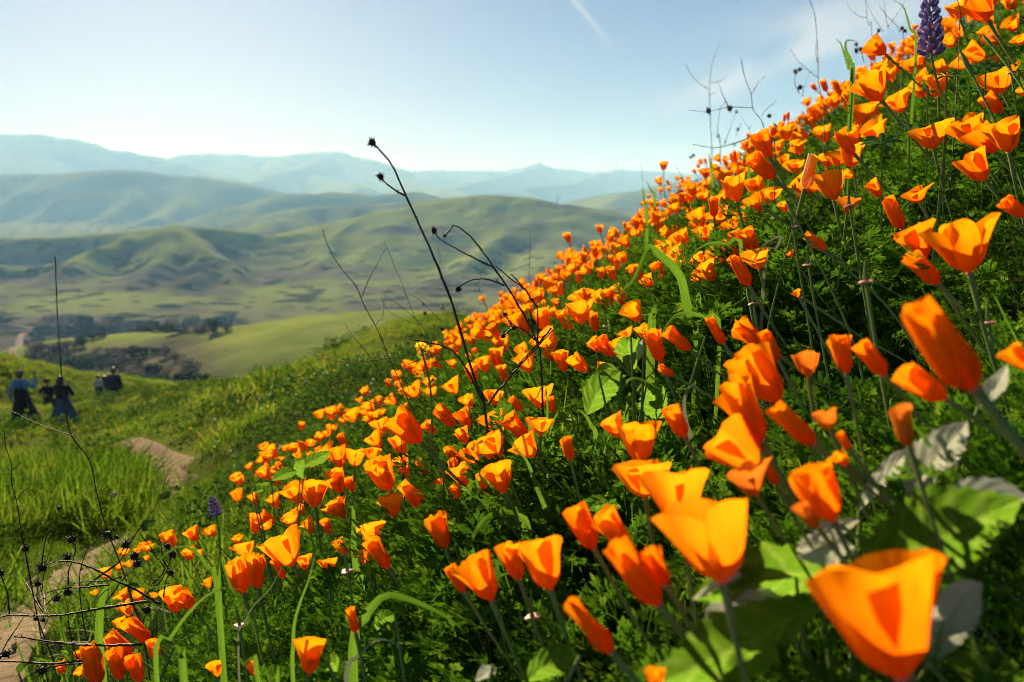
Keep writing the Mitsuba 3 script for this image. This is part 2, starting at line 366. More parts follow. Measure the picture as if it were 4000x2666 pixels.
def ground(x, y, bumps=True):
    x, y = np.broadcast_arrays(np.asarray(x, float), np.asarray(y, float))
    sh = x.shape
    x, y = x.ravel(), y.ravel()
    r = np.hypot(x, y)
    z = np.zeros_like(x)
    w = smoothstep(42, 60, r)
    near = w < 1
    if near.any():
        zn = RBF(np.stack([x[near], y[near]], -1))
        if bumps:
            zn = zn + np.clip((r[near] - 3) / 10, 0, 1) * 0.45 * (meshkit.fbm(np.stack([x[near] / 2.5, y[near] / 2.5, x[near] * 0], -1), 3, seed=2) - 0.5)
        z[near] = zn * (1 - w[near])
    far = w > 0
    if far.any():
        z[far] += far_height(x[far], y[far]) * w[far]
    return z.reshape(sh)


def polar_mesh(radii, az):
    A, R = np.meshgrid(az, radii)
    x, y = R * np.sin(A), R * np.cos(A)
    return np.stack([x, y, ground(x, y)], -1).reshape(-1, 3), grid_faces(len(radii), len(az))


dense = np.radians(np.linspace(-40, 40, 640))
rest = np.radians(np.linspace(40, 320, 90))[1:]
AZ = np.concatenate([dense, rest])
RADII = np.geomspace(46, 9300, 430)
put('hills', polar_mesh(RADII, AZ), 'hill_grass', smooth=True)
labels['hills'] = {'kind': 'structure', 'label': 'green folded hills and valley fading into haze'}
near_r = np.concatenate([[0.0], np.geomspace(0.15, 46, 170)])
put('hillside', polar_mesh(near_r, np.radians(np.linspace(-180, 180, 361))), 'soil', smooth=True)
labels['hillside'] = {'kind': 'structure', 'label': 'steep flower covered hillside'}


def ribbon_sheet(pts, widths, lift, seed, nv=9, bumps=True):
    C = spline(np.asarray(pts, float)[:, :2], 140)
    w = np.interp(np.linspace(0, 1, 140), np.linspace(0, 1, len(widths)), widths)
    t = np.gradient(C, axis=0); t /= np.linalg.norm(t, axis=1, keepdims=True)
    nrm = np.stack([t[:, 1], -t[:, 0]], -1)
    v = np.linspace(-1, 1, nv)
    s = np.linspace(0, 1, 140) * 20
    we = 1 + 0.4 * (meshkit.fbm(np.stack([s, s * 0, s * 0 + seed], -1), 3, seed=seed) - 0.5)
    XY = C[:, None] + nrm[:, None] * (v[None, :, None] * (w * we)[:, None, None] / 2)
    z = ground(XY[..., 0], XY[..., 1], bumps) + lift * (1 - 2.2 * np.abs(v)[None] ** 6)
    return np.concatenate([XY, z[..., None]], -1).reshape(-1, 3), grid_faces(140, nv)


PATH = [atv(-260, 1720, 1.55), atv(-60, 1530, 2.15), atv(20, 1450, 2.6), atv(110, 1380, 3.1), atv(230, 1285, 4.2), atv(330, 1222, 5.3), atv(385, 1150, 6.6), atv(405, 1082, 8.2), atv(378, 1046, 9.4), atv(330, 1028, 10.4), atv(300, 1020, 11.2)]
PATH_W = [.45, .4, .36, .32, .28, .26, .3, .46, .5, .42, .3]
put('path', ribbon_sheet(PATH, PATH_W, 0.03, 5), 'dirt', smooth=True)
labels['path'] = {'kind': 'structure', 'label': 'narrow trodden dirt footpath'}
def hit(p, lo=62, hi=1200):
    """Distance at which the line of sight through p meets the land beyond the near rim."""
    D = np.geomspace(lo, hi, 420)
    P = D[:, None] * ((p[0] - 2000) / F * RT + FW + (1333 - p[1]) / F * UP)
    u = np.nonzero(P[:, 2] <= ground(P[:, 0], P[:, 1]))[0]
    return float(D[u[0]]) if len(u) else hi


ROAD = [at(px('V', *q), hit(px('V', *q), 90)) for q in ((-40, 747), (0, 750), (50, 752), (84, 759), (70, 770), (45, 786), (28, 803), (30, 818), (50, 836))]
put('dirt_road', ribbon_sheet(ROAD, [3.6, 3.6, 4.0, 4.6, 4.0, 3.4, 3, 2.6, 2.4], 0.4, 7), 'road_dirt', smooth=True)
labels['dirt_road'] = {'kind': 'structure', 'label': 'pale winding dirt road in the valley'}
ROAD2 = [atv(440, 858, 150), atv(490, 864, 142), atv(545, 874, 132), atv(610, 893, 118)]
put('dirt_road_001', ribbon_sheet(ROAD2, [4, 4, 4, 4], 0.3, 9), 'road_dirt', smooth=True)
labels['dirt_road_001'] = {'kind': 'structure', 'label': 'short stretch of pale track behind the grassy rim'}
pathC = spline(np.array(PATH)[:, :2], 200)
pathWd = np.interp(np.linspace(0, 1, 200), np.linspace(0, 1, len(PATH_W)), PATH_W)


def path_gap(x, y):
    d = np.hypot(x[:, None] - pathC[None, :, 0], y[:, None] - pathC[None, :, 1]) - pathWd[None] / 2
    return d.min(1)


# ------------------------------------------------------------------ valley: shrubs, cars, pylons
rng = np.random.default_rng(11)


def crown_mesh(seed, n, leaf, lobes, flat=0.75):
    g = np.random.default_rng(seed)
    c = np.stack([g.uniform(-.36, .36, lobes), g.uniform(-.36, .36, lobes), g.uniform(.3, .78, lobes) * flat], -1)
    rad = g.uniform(.17, .3, lobes)
    k = g.integers(0, lobes, n)
    d = g.normal(size=(n, 3)); d /= np.linalg.norm(d, axis=1, keepdims=True)
    p = c[k] + d * (rad[k] * g.uniform(.55, 1.05, n) ** .5)[:, None] * [1, 1, flat]
    p[:, 2] = np.clip(p[:, 2], .03, None)
    a = g.normal(size=(n, 3)); a /= np.linalg.norm(a, axis=1, keepdims=True)
    b = np.cross(a, g.normal(size=(n, 3))); b /= np.linalg.norm(b, axis=1, keepdims=True)
    s = leaf * g.uniform(.6, 1.4, n)[:, None]
    v = np.stack([p - a * s, p + b * s * .6, p + a * s, p - b * s * .6], 1).reshape(-1, 3)
    i = np.arange(n)[:, None] * 4
    return v, np.vstack([i + [0, 1, 2], i + [0, 2, 3]])


def twig_mesh(seed, n):
    g = np.random.default_rng(seed)
    parts = []
    for _ in range(n):
        th, sp = g.uniform(0, 6.28), g.uniform(.05, .45)
        top = np.array([math.cos(th) * sp, math.sin(th) * sp, g.uniform(.55, 1.0) * (1 - .5 * sp)])
        mid = top * [.35, .35, .55] + g.normal(size=3) * .03
        P = spline([[0, 0, 0], mid, top], 5)
        parts.append(tube(P, np.linspace(.013, .004, 5), 3))
        for _ in range(5):
            t = g.integers(1, 4)
            q = P[t] + g.uniform(-.16, .16, 3) + [0, 0, .13]
            parts.append(tube(np.array([P[t], (P[t] + q) / 2 + g.normal(size=3) * .012, q]), [.006, .004, .002], 3))
    return join(parts)


def trunk_mesh(seed):
    g = np.random.default_rng(seed)
    parts = []
    for _ in range(4):
        e = np.array([g.uniform(-.25, .25), g.uniform(-.25, .25), g.uniform(.4, .6)])
        parts.append(tube(spline([[0, 0, -.05], e * [.3, .3, .5], e], 5), np.linspace(.035, .01, 5), 5))
    return join(parts)


solid('bark', (0.10, 0.075, 0.055), 0.9)
thin('crown_green', leafy((0.035, 0.075, 0.02), (0.06, 0.11, 0.03), (0.08, 0.12, 0.03), 0.7), 0.6, 0.4)
thin('crown_dark', leafy((0.03, 0.05, 0.025), (0.045, 0.065, 0.03), (0.05, 0.07, 0.03), 0.7), 0.6, 0.3)
thin('crown_tan', leafy((0.15, 0.115, 0.075), (0.2, 0.155, 0.10), (0.22, 0.18, 0.12), 0.7), 0.7, 0.4)
solid('crown_bare', (0.12, 0.095, 0.075), 0.9)
CROWN = {'green': [mikit.ply(crown_mesh(s, 900, .06, 9), 'crown_green') for s in (1, 2)], 'dark': [mikit.ply(crown_mesh(s, 700, .065, 7), 'crown_dark') for s in (3, 4)],
         'tan': [mikit.ply(crown_mesh(s, 500, .05, 8), 'crown_tan') for s in (5, 6)], 'bare': [mikit.ply(join([twig_mesh(s, 26), crown_mesh(s, 420, .045, 11, .8)]), 'crown_bare') for s in (7, 8, 9)]}
TRUNK = [mikit.ply(trunk_mesh(s), 'bark') for s in (1, 2)]
WHERE = {'b': 'beside the pale winding road', 'c': 'in the valley floor thicket', 'm': 'below the low green hill', 'r': 'behind the grassy rim of the near slope', 'f': 'at the foot of the far folded hills'}
LOOK = {'green': 'rounded green bush', 'dark': 'dark green bushy tree', 'tan': 'pale tan leafless shrub', 'bare': 'bare brown twiggy shrub'}
SHRUBS = [  # tile U: column, row of foot, distance, height and width in tile pixels, kind, place
    (785, 632, 172, 150, 300, 'green', 'c'), (852, 415, 245, 105, 105, 'dark', 'c'), (820, 265, 400, 190, 75, 'dark', 'f'), (905, 262, 405, 170, 80, 'dark', 'f'), (50, 180, 470, 80, 120, 'dark', 'f'),
    (340, 450, 235, 80, 120, 'bare', 'b'), (360, 510, 215, 100, 150, 'bare', 'b'), (430, 470, 225, 130, 200, 'bare', 'b'), (540, 490, 218, 120, 180, 'bare', 'b'), (620, 450, 235, 110, 170, 'bare', 'b'),
    (300, 560, 185, 80, 130, 'dark', 'b'), (400, 560, 185, 110, 180, 'bare', 'b'), (540, 580, 180, 110, 180, 'bare', 'b'), (440, 330, 300, 80, 170, 'dark', 'b'), (270, 372, 300, 45, 50, 'dark', 'b'), (690, 420, 250, 90, 150, 'bare', 'c'),
    (760, 430, 240, 90, 110, 'tan', 'c'), (950, 330, 300, 60, 110, 'dark', 'c'), (1040, 310, 310, 60, 110, 'dark', 'c'),
    (1000, 255, 415, 90, 150, 'bare', 'f'), (1120, 250, 420, 100, 170, 'bare', 'f'), (1240, 245, 425, 110, 170, 'bare', 'f'), (1360, 230, 430, 110, 170, 'bare', 'f'), (1460, 240, 425, 90, 90, 'dark', 'f'), (1560, 250, 425, 80, 140, 'bare', 'f'),
    (1640, 255, 420, 90, 90, 'dark', 'f'), (1730, 255, 420, 95, 100, 'dark', 'f'), (1900, 255, 420, 70, 150, 'bare', 'f'), (2080, 255, 420, 70, 150, 'bare', 'f'), (2180, 262, 415, 150, 80, 'dark', 'f'), (2310, 250, 420, 80, 120, 'bare', 'f'),
    (650, 250, 430, 70, 160, 'bare', 'f'), (480, 240, 440, 70, 160, 'bare', 'f'),
    (1340, 500, 205, 90, 160, 'dark', 'm'), (1470, 480, 205, 80, 130, 'dark', 'm'), (1590, 490, 200, 70, 90, 'dark', 'm'), (1690, 520, 190, 130, 130, 'bare', 'm'), (1790, 560, 175, 110, 140, 'bare', 'm'), (1870, 620, 160, 110, 110, 'tan', 'm'), (1960, 640, 155, 100, 160, 'bare', 'm'),
    (1280, 600, 165, 110, 120, 'bare', 'm'), (1160, 620, 160, 90, 140, 'bare', 'm'), (1550, 690, 140, 110, 200, 'dark', 'm'), (1715, 720, 132, 130, 120, 'tan', 'm'), (1320, 660, 150, 60, 90, 'tan', 'm'), (1420, 650, 150, 90, 120, 'bare', 'm'),
    (1280, 790, 104, 110, 130, 'green', 'r'), (1400, 790, 104, 100, 160, 'green', 'r'), (1610, 790, 106, 110, 180, 'green', 'r'), (1500, 795, 106, 80, 130, 'green', 'r'), (1810, 800, 110, 130, 100, 'dark', 'r'), (1890, 800, 110, 140, 110, 'dark', 'r'), (1980, 800, 108, 145, 110, 'dark', 'r'), (2070, 795, 108, 120, 110, 'dark', 'r'),
    (60, 560, 80, 60, 120, 'dark', 'r'), (150, 600, 76, 45, 90, 'dark', 'r')]
rs = np.random.default_rng(5)
for k in range(60):
    uy_ = rs.uniform(430, 760); D_ = float(np.interp(uy_, [470, 560, 640, 720, 800], [215, 178, 150, 128, 104]))
    ux_ = rs.uniform(330, 1350 + (uy_ - 470) * 1.6)
    if abs(ux_ - 110) > 70:
        SHRUBS.append((ux_, uy_, D_, rs.uniform(40, 85) * 170 / D_ * .8, rs.uniform(90, 190) * 170 / D_ * .8, rs.choice(['bare', 'bare', 'bare', 'dark', 'tan']), 'w'))
for k in range(44):
    uy_ = rs.uniform(175, 268); ux_ = rs.uniform(420, 2350)
    SHRUBS.append((ux_, uy_, float(np.interp(uy_, [170, 268], [500, 400])), rs.uniform(40, 95), rs.uniform(90, 220), rs.choice(['bare', 'bare', 'dark', 'dark']), 'n'))
WHERE['n'] = 'in the dark tree band across the valley'
WHERE['w'] = 'in the brown scrub behind the people'
ORD_W = ['first', 'second', 'third', 'fourth', 'fifth', 'sixth', 'seventh', 'eighth', 'ninth', 'tenth', 'eleventh', 'twelfth', 'thirteenth', 'fourteenth', 'fifteenth', 'sixteenth', 'seventeenth', 'eighteenth', 'nineteenth', 'twentieth'] + [f'twenty-{w}' for w in ('first', 'second', 'third', 'fourth', 'fifth', 'sixth', 'seventh', 'eighth', 'ninth')] + ['thirtieth'] + [f'thirty-{w}' for w in ('first', 'second', 'third', 'fourth', 'fifth', 'sixth', 'seventh', 'eighth', 'ninth')]
tally = {}
for i, (ux, uy, D, h, w, kind, where) in enumerate(SHRUBS):
    tally.setdefault((kind, where), []).append((ux, i))
ORD = ORD_W
for i, (ux, uy, D, h, w, kind, where) in enumerate(SHRUBS):
    D = hit(px('U', ux, uy), 62 if where != 'r' else 70)
    p = at(px('U', ux, uy), D)
    z = float(ground(p[0], p[1]))
    L = sorted(tally[(kind, where)])
    n = [q[1] for q in L].index(i)
    lab = f'{LOOK[kind]} {WHERE[where]}' if len(L) == 1 else f'{ORD[n]} {LOOK[kind]} from the left {WHERE[where]}'
    t = thing('valley_shrub' if kind != 'dark' else 'valley_tree', lab, 'shrub' if kind != 'dark' else 'tree', {'green': 'green bushes of the valley', 'dark': 'dark trees of the valley', 'tan': 'tan shrubs of the valley', 'bare': 'bare shrubs of the valley'}[kind])
    H, W = h / 2.6144 * D / F, w / 2.6144 * D / F
    M = T().translate([p[0], p[1], z - .1]).rotate([0, 0, 1], float(rng.uniform(0, 360))).scale([W * 1.25, W * 1.25, H * 1.3])
    scene[f'{t}__crown'] = {**CROWN[kind][i % len(CROWN[kind])], 'to_world': M}
    scene[f'{t}__trunk'] = {**TRUNK[i % 2], 'to_world': M}


def prism(poly, x0, x1, bev=0.0):
    """A side profile (y, z) pulled across x."""
    P = np.array(poly, float)
    n = len(P)
    a, b = np.insert(P, 0, x0, 1), np.insert(P, 0, x1, 1)
    i = np.arange(n)
    f = [np.stack([i, (i + 1) % n, (i + 1) % n + n], -1), np.stack([i, (i + 1) % n + n, i + n], -1)]
    tri = np.array(trimesh.creation.triangulate_polygon(__import__('shapely').Polygon(P), engine='earcut')[1])
    return np.vstack([a, b]), np.vstack(f + [tri[:, ::-1], tri + n])


scene['car_paint_white'] = {'type': 'twosided', 'b': {'type': 'principled', 'base_color': {'type': 'rgb', 'value': [.78, .78, .78]}, 'roughness': .3, 'clearcoat': 1.0, 'specular': .5}}
scene['car_paint_grey'] = {'type': 'twosided', 'b': {'type': 'principled', 'base_color': {'type': 'rgb', 'value': [.35, .37, .4]}, 'roughness': .3, 'clearcoat': 1.0, 'specular': .5}}
solid('car_glass', (0.02, 0.025, 0.03), 0.08, 0.9)
solid('car_tyre', (0.02, 0.02, 0.02), 0.9)
solid('steel', (0.33, 0.34, 0.35), 0.6)
BODY = [(-2.2, .35), (-2.25, .75), (-2.1, .95), (-1.1, 1.02), (-.45, 1.42), (1.1, 1.45), (1.75, 1.08), (2.15, .98), (2.2, .6), (2.15, .33)]
GLASS = [(-1.0, 1.03), (-.42, 1.38), (1.05, 1.41), (1.6, 1.07)]
for (ux, uy, D, rot, paint, lab) in ((1072, 722, 178, 75, 'car_paint_white', 'white car parked in front of the other, glinting behind the poppy slope'), (1088, 712, 186, 95, 'car_paint_white', 'white car parked farther left behind the poppy slope'),
                                     (1107, 712, 188, 80, 'car_paint_grey', 'grey car parked farthest right behind the poppy slope')):
    p = atv(ux, uy, D)
    t = thing('parked_car', lab, 'car', 'cars parked beyond the slope')
    M = T().translate([p[0], p[1], float(ground(p[0], p[1]))]).rotate([0, 0, 1], rot)
    part(t, 'body', prism(BODY, -.88, .88), paint, to_world=M)
    part(t, 'windows', prism(GLASS, -.885, .885), 'car_glass', to_world=M)
    for sx in (-.8, .8):
        for sy in (-1.4, 1.35):
            w = trimesh.creation.cylinder(.33, .2, sections=14)
            w.apply_transform(trimesh.transformations.rotation_matrix(math.pi / 2, [0, 1, 0])); w.apply_translation([sx, sy, .33])
            part(t, 'wheel', w, 'car_tyre', to_world=M)
for (ux, uy, D, H, lab) in ((1416, 392, 6450, 75, 'faint steel pylon on the farthest ridge, the left of two there'), (1531, 396, 6450, 80, 'faint steel pylon on the farthest ridge, just beside the poppy slope'), (1280, 478, 1035, 15, 'small steel pylon standing on the shoulder of the rounded hill')):
    p = atv(ux, uy, D); z0 = float(ground(p[0], p[1])) - 1
    t = thing('transmission_tower', lab, 'pylon', 'transmission towers on the hills')
    s = H / 60
    legs = [tube(np.array([[a * 6 * s, b * 6 * s, 0], [a * 1.2 * s, b * 1.2 * s, 40 * s], [0, 0, H]]), .45 * s, 4) for a in (-1, 1) for b in (-1, 1)]
    for k in range(6):
        z1, z2 = 6 * k * s, 6 * (k + 1) * s
        w1, w2 = (6 - 4.8 * z1 / (40 * s)) * s, (6 - 4.8 * z2 / (40 * s)) * s
        for b in (-1, 1):
            legs += [tube(np.array([[-w1, b * w1, z1], [w2, b * w2, z2]]), .25 * s, 4), tube(np.array([[w1, b * w1, z1], [-w2, b * w2, z2]]), .25 * s, 4)]
    part(t, 'mast', join(legs), 'steel', to_world=T().translate([p[0], p[1], z0]))
    for k, (w, z) in enumerate(((9, 38), (11, 46), (8, 54))):
        part(t, 'crossarm', join([tube(np.array([[-w * s, 0, z * s], [w * s, 0, z * s]]), .4 * s, 4), tube(np.array([[-w * s, 0, z * s], [0, 0, (z + 3) * s], [w * s, 0, z * s]]), .25 * s, 4)]), 'steel', to_world=T().translate([p[0], p[1], z0]))

# ------------------------------------------------------------------ people
solid('skin', (0.42, 0.26, 0.19), 0.6)
solid('hair_black', (0.012, 0.010, 0.009), 0.5)
solid('cloth_blue', (0.09, 0.18, 0.36), 0.9)
solid('cloth_dark', (0.008, 0.010, 0.014), 0.9)
solid('cloth_navy', (0.02, 0.028, 0.06), 0.9)
solid('cloth_skirt', (0.04, 0.07, 0.12), 0.9)
solid('cloth_white', (0.42, 0.44, 0.48), 0.9)
solid('cloth_pale', (0.3, 0.32, 0.37), 0.9)
solid('cap_brown', (0.13, 0.085, 0.07), 0.9)
solid('phone_black', (0.01, 0.01, 0.012), 0.3)


def chain(bones, refine=0.03, rounds=8):
    parts = []
    for (a, ra), (b, rb) in bones:
        s = [m3.Manifold.sphere(r, 14).translate(list(map(float, c))) for c, r in ((a, ra), (b, rb))]
        parts.append(m3.Manifold.batch_hull(s))
    m = m3.Manifold.batch_boolean(parts, m3.OpType.Add).refine_to_length(refine)
    q = m.to_mesh()
    t = trimesh.Trimesh(q.vert_properties[:, :3], q.tri_verts)
    trimesh.smoothing.filter_taubin(t, lamb=.5, nu=.53, iterations=rounds)
    return t


def hand(at_, d, palm, side):
    """Bones of a hand: palm, four unequal curled fingers and a thumb."""
    d = np.array(d, float) / np.linalg.norm(d); palm = np.array(palm, float); s = np.cross(d, palm) * side
    out = [((at_, .026), (at_ + d * .07, .030))]
    for k, (o, L) in enumerate(((-.032, .062), (-.011, .072), (.010, .068), (.031, .052))):
        a = at_ + d * .078 + s * o
        b = a + d * L * .55 + palm * .008
        c = b + d * L * .3 + palm * L * .35
        out += [((a, .0092), (b, .0085)), ((b, .0085), (c, .0075))]
    a = at_ + d * .025 - s * .03
    out += [((a, .012), (a + d * .03 - s * .022 + palm * .012, .010)), ((a + d * .03 - s * .022 + palm * .012, .010), (a + d * .058 - s * .022 + palm * .024, .0085))]
    return [((np.array(p), r), (np.array(q), u)) for (p, r), (q, u) in out]


V3 = lambda *a: np.array(a, float)  # noqa: E731


def head_bones(c):
    """Skull, jaw, nose and ears; c is the head's centre, the face towards +y."""
    return [((c + V3(0, -.012, .03), .083), (c + V3(0, .02, .02), .078)), ((c + V3(0, .02, .0), .07), (c + V3(0, .045, -.075), .04)), ((c + V3(0, .095, .005), .010), (c + V3(0, .108, -.03), .013)),
            ((c + V3(-.08, 0, -.01), .012), (c + V3(-.082, -.008, -.035), .010)), ((c + V3(.08, 0, -.01), .012), (c + V3(.082, -.008, -.035), .010)),
            ((c + V3(-.032, .088, .018), .010), (c + V3(-.026, .088, .018), .010)), ((c + V3(.032, .088, .018), .010), (c + V3(.026, .088, .018), .010)), ((c + V3(-.02, .083, -.058), .010), (c + V3(.02, .083, -.058), .010))]


def figure(name, lab, foot, yaw, H, arms, skirt=None, top=None, bottom='cloth_navy', hair=None, hat=None, extra=None, sw=.175, topm='cloth_dark'):
    """One person facing +y before the turn; arms: (elbow, wrist, hand direction, palm) per side in metres for a height of 1.7."""
    t = thing('person', lab, 'person')
    k = H / 1.7
    M = T().translate([float(v) for v in foot]).rotate([0, 0, 1], yaw).scale([k, k, k])
    hc = V3(0, .02, 1.575)
    body = head_bones(hc) + [((V3(0, -.01, 1.40), .055), (V3(0, .005, 1.52), .052)), ((V3(-.10, 0, 1.32), .085), (V3(.10, 0, 1.32), .085)), ((V3(-.08, 0, 1.32), .11), (V3(-.07, 0, 1.08), .105)), ((V3(.08, 0, 1.32), .11), (V3(.07, 0, 1.08), .105)),
                             ((V3(-.08, 0, 1.0), .115), (V3(.08, 0, 1.0), .115)), ((V3(0, 0, 1.3), .11), (V3(0, 0, 1.0), .11))]
    shirt = [((V3(-.10, 0, 1.335), .095), (V3(.10, 0, 1.335), .095)), ((V3(-.08, 0, 1.32), .125), (V3(-.07, 0, 1.06), .12)), ((V3(.08, 0, 1.32), .125), (V3(.07, 0, 1.06), .12)), ((V3(0, 0, 1.3), .125), (V3(0, 0, 1.04), .12)), ((V3(0, -.01, 1.40), .065), (V3(0, 0, 1.33), .1))]
    for s, (el, wr, hd, pl) in zip((-1, 1), arms):
        sh = V3(s * sw, 0, 1.375)
        body += [((sh, .05), (el, .04)), ((el, .038), (wr, .027))] + hand(np.array(wr), hd, pl, s)
        shirt += [((V3(s * .11, 0, 1.35), .085), (sh, .066)), ((sh, .064), (el, .052)), ((el, .05), (wr, .038))]
    for s in (-1, 1):
        hip, kn, an = V3(s * .09, 0, .94), V3(s * .10, .03 + .05 * s, .5), V3(s * .10, -.02 + .11 * s, .09)
        body += [((hip, .095), (kn, .055)), ((kn, .055), (an, .038)), ((an, .04), (an + V3(0, .03, -.055), .034)), ((an + V3(0, -.03, -.055), .034), (an + V3(0, .14, -.06), .03))]
    part(t, 'body', chain(body, .022, 4), 'skin', smooth=True, to_world=M)
    part(t, 'top', chain(shirt, .03, 6), topm, smooth=True, to_world=M)
    if bottom:
        tr = []
        for s in (-1, 1):
            hip, kn, an = V3(s * .09, 0, .95), V3(s * .10, .03 + .05 * s, .5), V3(s * .10, -.02 + .11 * s, .12)
            tr += [((hip, .115), (kn, .075)), ((kn, .075), (an, .06)), ((V3(-.08, 0, 1.0), .13), (V3(.08, 0, 1.0), .13))]
        part(t, 'trousers', chain(tr, .035, 5), bottom, smooth=True, to_world=M)
    if skirt:
        m, z0, z1, r0, r1, sway = skirt
        a = np.linspace(0, 2 * np.pi, 49)
        u = np.linspace(0, 1, 16)[:, None]
        r = (r0 + (r1 - r0) * u ** .8) * (1 + .10 * u * np.sin(9 * a + 1.3 * u * 3) + .05 * u * np.sin(17 * a))
        X = r * np.cos(a) + sway[0] * u ** 1.6 * (.6 + .4 * np.cos(a)); Y = .8 * r * np.sin(a) + sway[1] * u ** 1.6
        Z = z0 + (z1 - z0) * u + .03 * u * np.sin(5 * a) + 0 * a
        part(t, 'skirt', (np.stack([X, Y, Z], -1).reshape(-1, 3), grid_faces(16, 49)), m, smooth=True, to_world=M)
    if hair == 'long':
        hb = [((hc + V3(0, -.02, .045), .098), (hc + V3(0, -.035, -.02), .10)), ((hc + V3(0, -.05, 0), .10), (V3(.0, -.09, 1.40), .105)), ((V3(0, -.09, 1.42), .11), (V3(.02, -.11, 1.16), .085)), ((V3(-.05, -.08, 1.42), .07), (V3(-.07, -.10, 1.2), .045)), ((V3(.06, -.08, 1.42), .07), (V3(.09, -.10, 1.22), .045))]
    else:
        hb = [((hc + V3(0, -.015, .04), .094), (hc + V3(0, -.03, .0), .09)), ((hc + V3(0, -.03, 0), .085), (hc + V3(0, -.045, -.05), .07))]
    part(t, 'hair', chain(hb, .025, 5), 'hair_black', smooth=True, to_world=M)
    if hat:
        hm = chain([((hc + V3(-.05, -.02, .085), .075), (hc + V3(.06, -.01, .095), .075)), ((hc + V3(0, -.04, .085), .085), (hc + V3(0, .05, .08), .085)), ((hc + V3(-.03, .13, .055), .014), (hc + V3(.03, .13, .055), .014)), ((hc + V3(-.05, .07, .06), .02), (hc + V3(.05, .07, .06), .02)), ((hc + V3(0, .06, .07), .03), (hc + V3(0, .13, .055), .016))], .02, 4)
        part(t, 'cap', hm, hat, smooth=True, to_world=M)
    for nm, mesh, m in extra or ():
        part(t, nm, mesh, m, smooth=True, to_world=M)
    return t


HANG = lambda s, out=.05: (V3(s * (.21 + out), -.03, 1.10), V3(s * (.22 + out), .03, .86), (0, .15, -1), (-s * 1.0, .2, 0))  # noqa: E731
BENT = lambda s: (V3(s * .36, -.02, 1.14), V3(s * .16, .22, 1.10), (-s * .8, .5, .1), (0, -1, 0))  # noqa: E731


def stand(ux, D, t='Q'):
    p = at((px(t, ux, 0)[0], 1650), D)
    return np.array([p[0], p[1], float(ground(p[0], p[1])) - .03])


strap = lambda s: tube(spline([[s * .10, .12, 1.25], [s * .12, .08, 1.44], [s * .11, -.06, 1.43], [s * .06, -.135, 1.22], [s * .02, -.13, 1.08]], 16), .02, 6)  # noqa: E731
raised = (V3(.36, .02, 1.19), V3(.37, .14, 1.44), (.05, .25, .9), (-.6, .6, 0))
ph = trimesh.creation.box((.085, .03, .15)); ph.apply_translation([.33, .23, 1.54])
bib = chain([((V3(-.07, -.03, 1.12), .115), (V3(.07, -.03, 1.12), .115)), ((V3(-.08, 0, 1.0), .14), (V3(.08, 0, 1.0), .14))], .03, 5)
figure('a', 'person in brown cap, light blue shirt and dark pinafore, one arm raised holding a phone', stand(450, 24), 8, 1.68, (HANG(-1, .10), raised), skirt=('cloth_dark', 1.1, .10, .15, .36, (.16, -.05)), bottom=None, hat='cap_brown', topm='cloth_blue',
       extra=[('strap', strap(-1), 'cloth_dark'), ('strap', strap(1), 'cloth_dark'), ('phone', ph, 'phone_black'), ('bib', bib, 'cloth_dark')])
figure('b', 'person with long black hair, black jacket and blue grey skirt, elbows out', stand(1190, 23.6), -4, 1.64, (BENT(-1), BENT(1)), skirt=('cloth_skirt', 1.04, .22, .17, .40, (.10, -.03)), bottom='cloth_dark', hair='long', sw=.19,
       extra=[('bag', chain([((V3(-.2, -.08, .95), .07), (V3(-.22, -.05, .78), .08))], .03, 4), 'cloth_dark')])
figure('c', 'person in black cap and dark top, half hidden by the long haired person', stand(935, 30.5), 170, 1.58, (BENT(-1), BENT(1)), hat='cloth_dark', topm='cloth_dark')
figure('d', 'person in white shirt at the back of the small distant group', stand(2062, 31.5), 12, 1.76, (BENT(-1), BENT(1)), topm='cloth_white')
figure('e', 'person in navy jacket seen from behind, rightmost of the small distant group', stand(2165, 30), 0, 1.68, (HANG(-1), HANG(1)), topm='cloth_navy')
figure('f', 'person with long dark hair and pale trousers in the small distant group', stand(1985, 30.2), 5, 1.5, (HANG(-1, .0), HANG(1, .0)), topm='cloth_dark', bottom='cloth_pale', hair='long')
figure('g', 'small child in pale shirt, leftmost of the distant group', stand(1880, 29), -10, 1.12, (HANG(-1), HANG(1)), topm='cloth_pale')

# ------------------------------------------------------------------ ground cover: grass, herbs and poppy foliage
def blade_strip(base, az, lean, h, w, bend, n=3, seed=0):
    d = np.array([math.cos(az), math.sin(az), 0]); s = np.array([-d[1], d[0], 0])
    u = np.linspace(0, 1, n + 1)
    C = base + np.outer(h * u * math.cos(lean) * (1 - .35 * bend * u * u), [0, 0, 1]) + np.outer(h * (u * math.sin(lean) + bend * u * u * .6), d)
    W = w * (1 - u ** 2.2) * .5 + w * .02
    v = np.empty((2 * n + 1, 3))
    v[0:2 * n:2] = C[:-1] - s * W[:-1, None]; v[1:2 * n:2] = C[:-1] + s * W[:-1, None]; v[2 * n] = C[-1]
    f = []
    for i in range(n - 1):
        f += [[2 * i, 2 * i + 1, 2 * i + 3], [2 * i, 2 * i + 3, 2 * i + 2]]
    f.append([2 * n - 2, 2 * n - 1, 2 * n])
    return v, f


def grass_tuft(seed, n, rad, h, w, seg=3):
    g = np.random.default_rng(seed)
    parts = []
    for _ in range(n):
        r, a = rad * math.sqrt(g.uniform()), g.uniform(0, 6.28)
        parts.append(blade_strip(np.array([r * math.cos(a), r * math.sin(a), -.01]), g.uniform(0, 6.28), g.uniform(0, .6), h * g.uniform(.35, 1.15), w * g.uniform(.6, 1.3), g.uniform(.1, 1.25), seg))
    return join(parts)


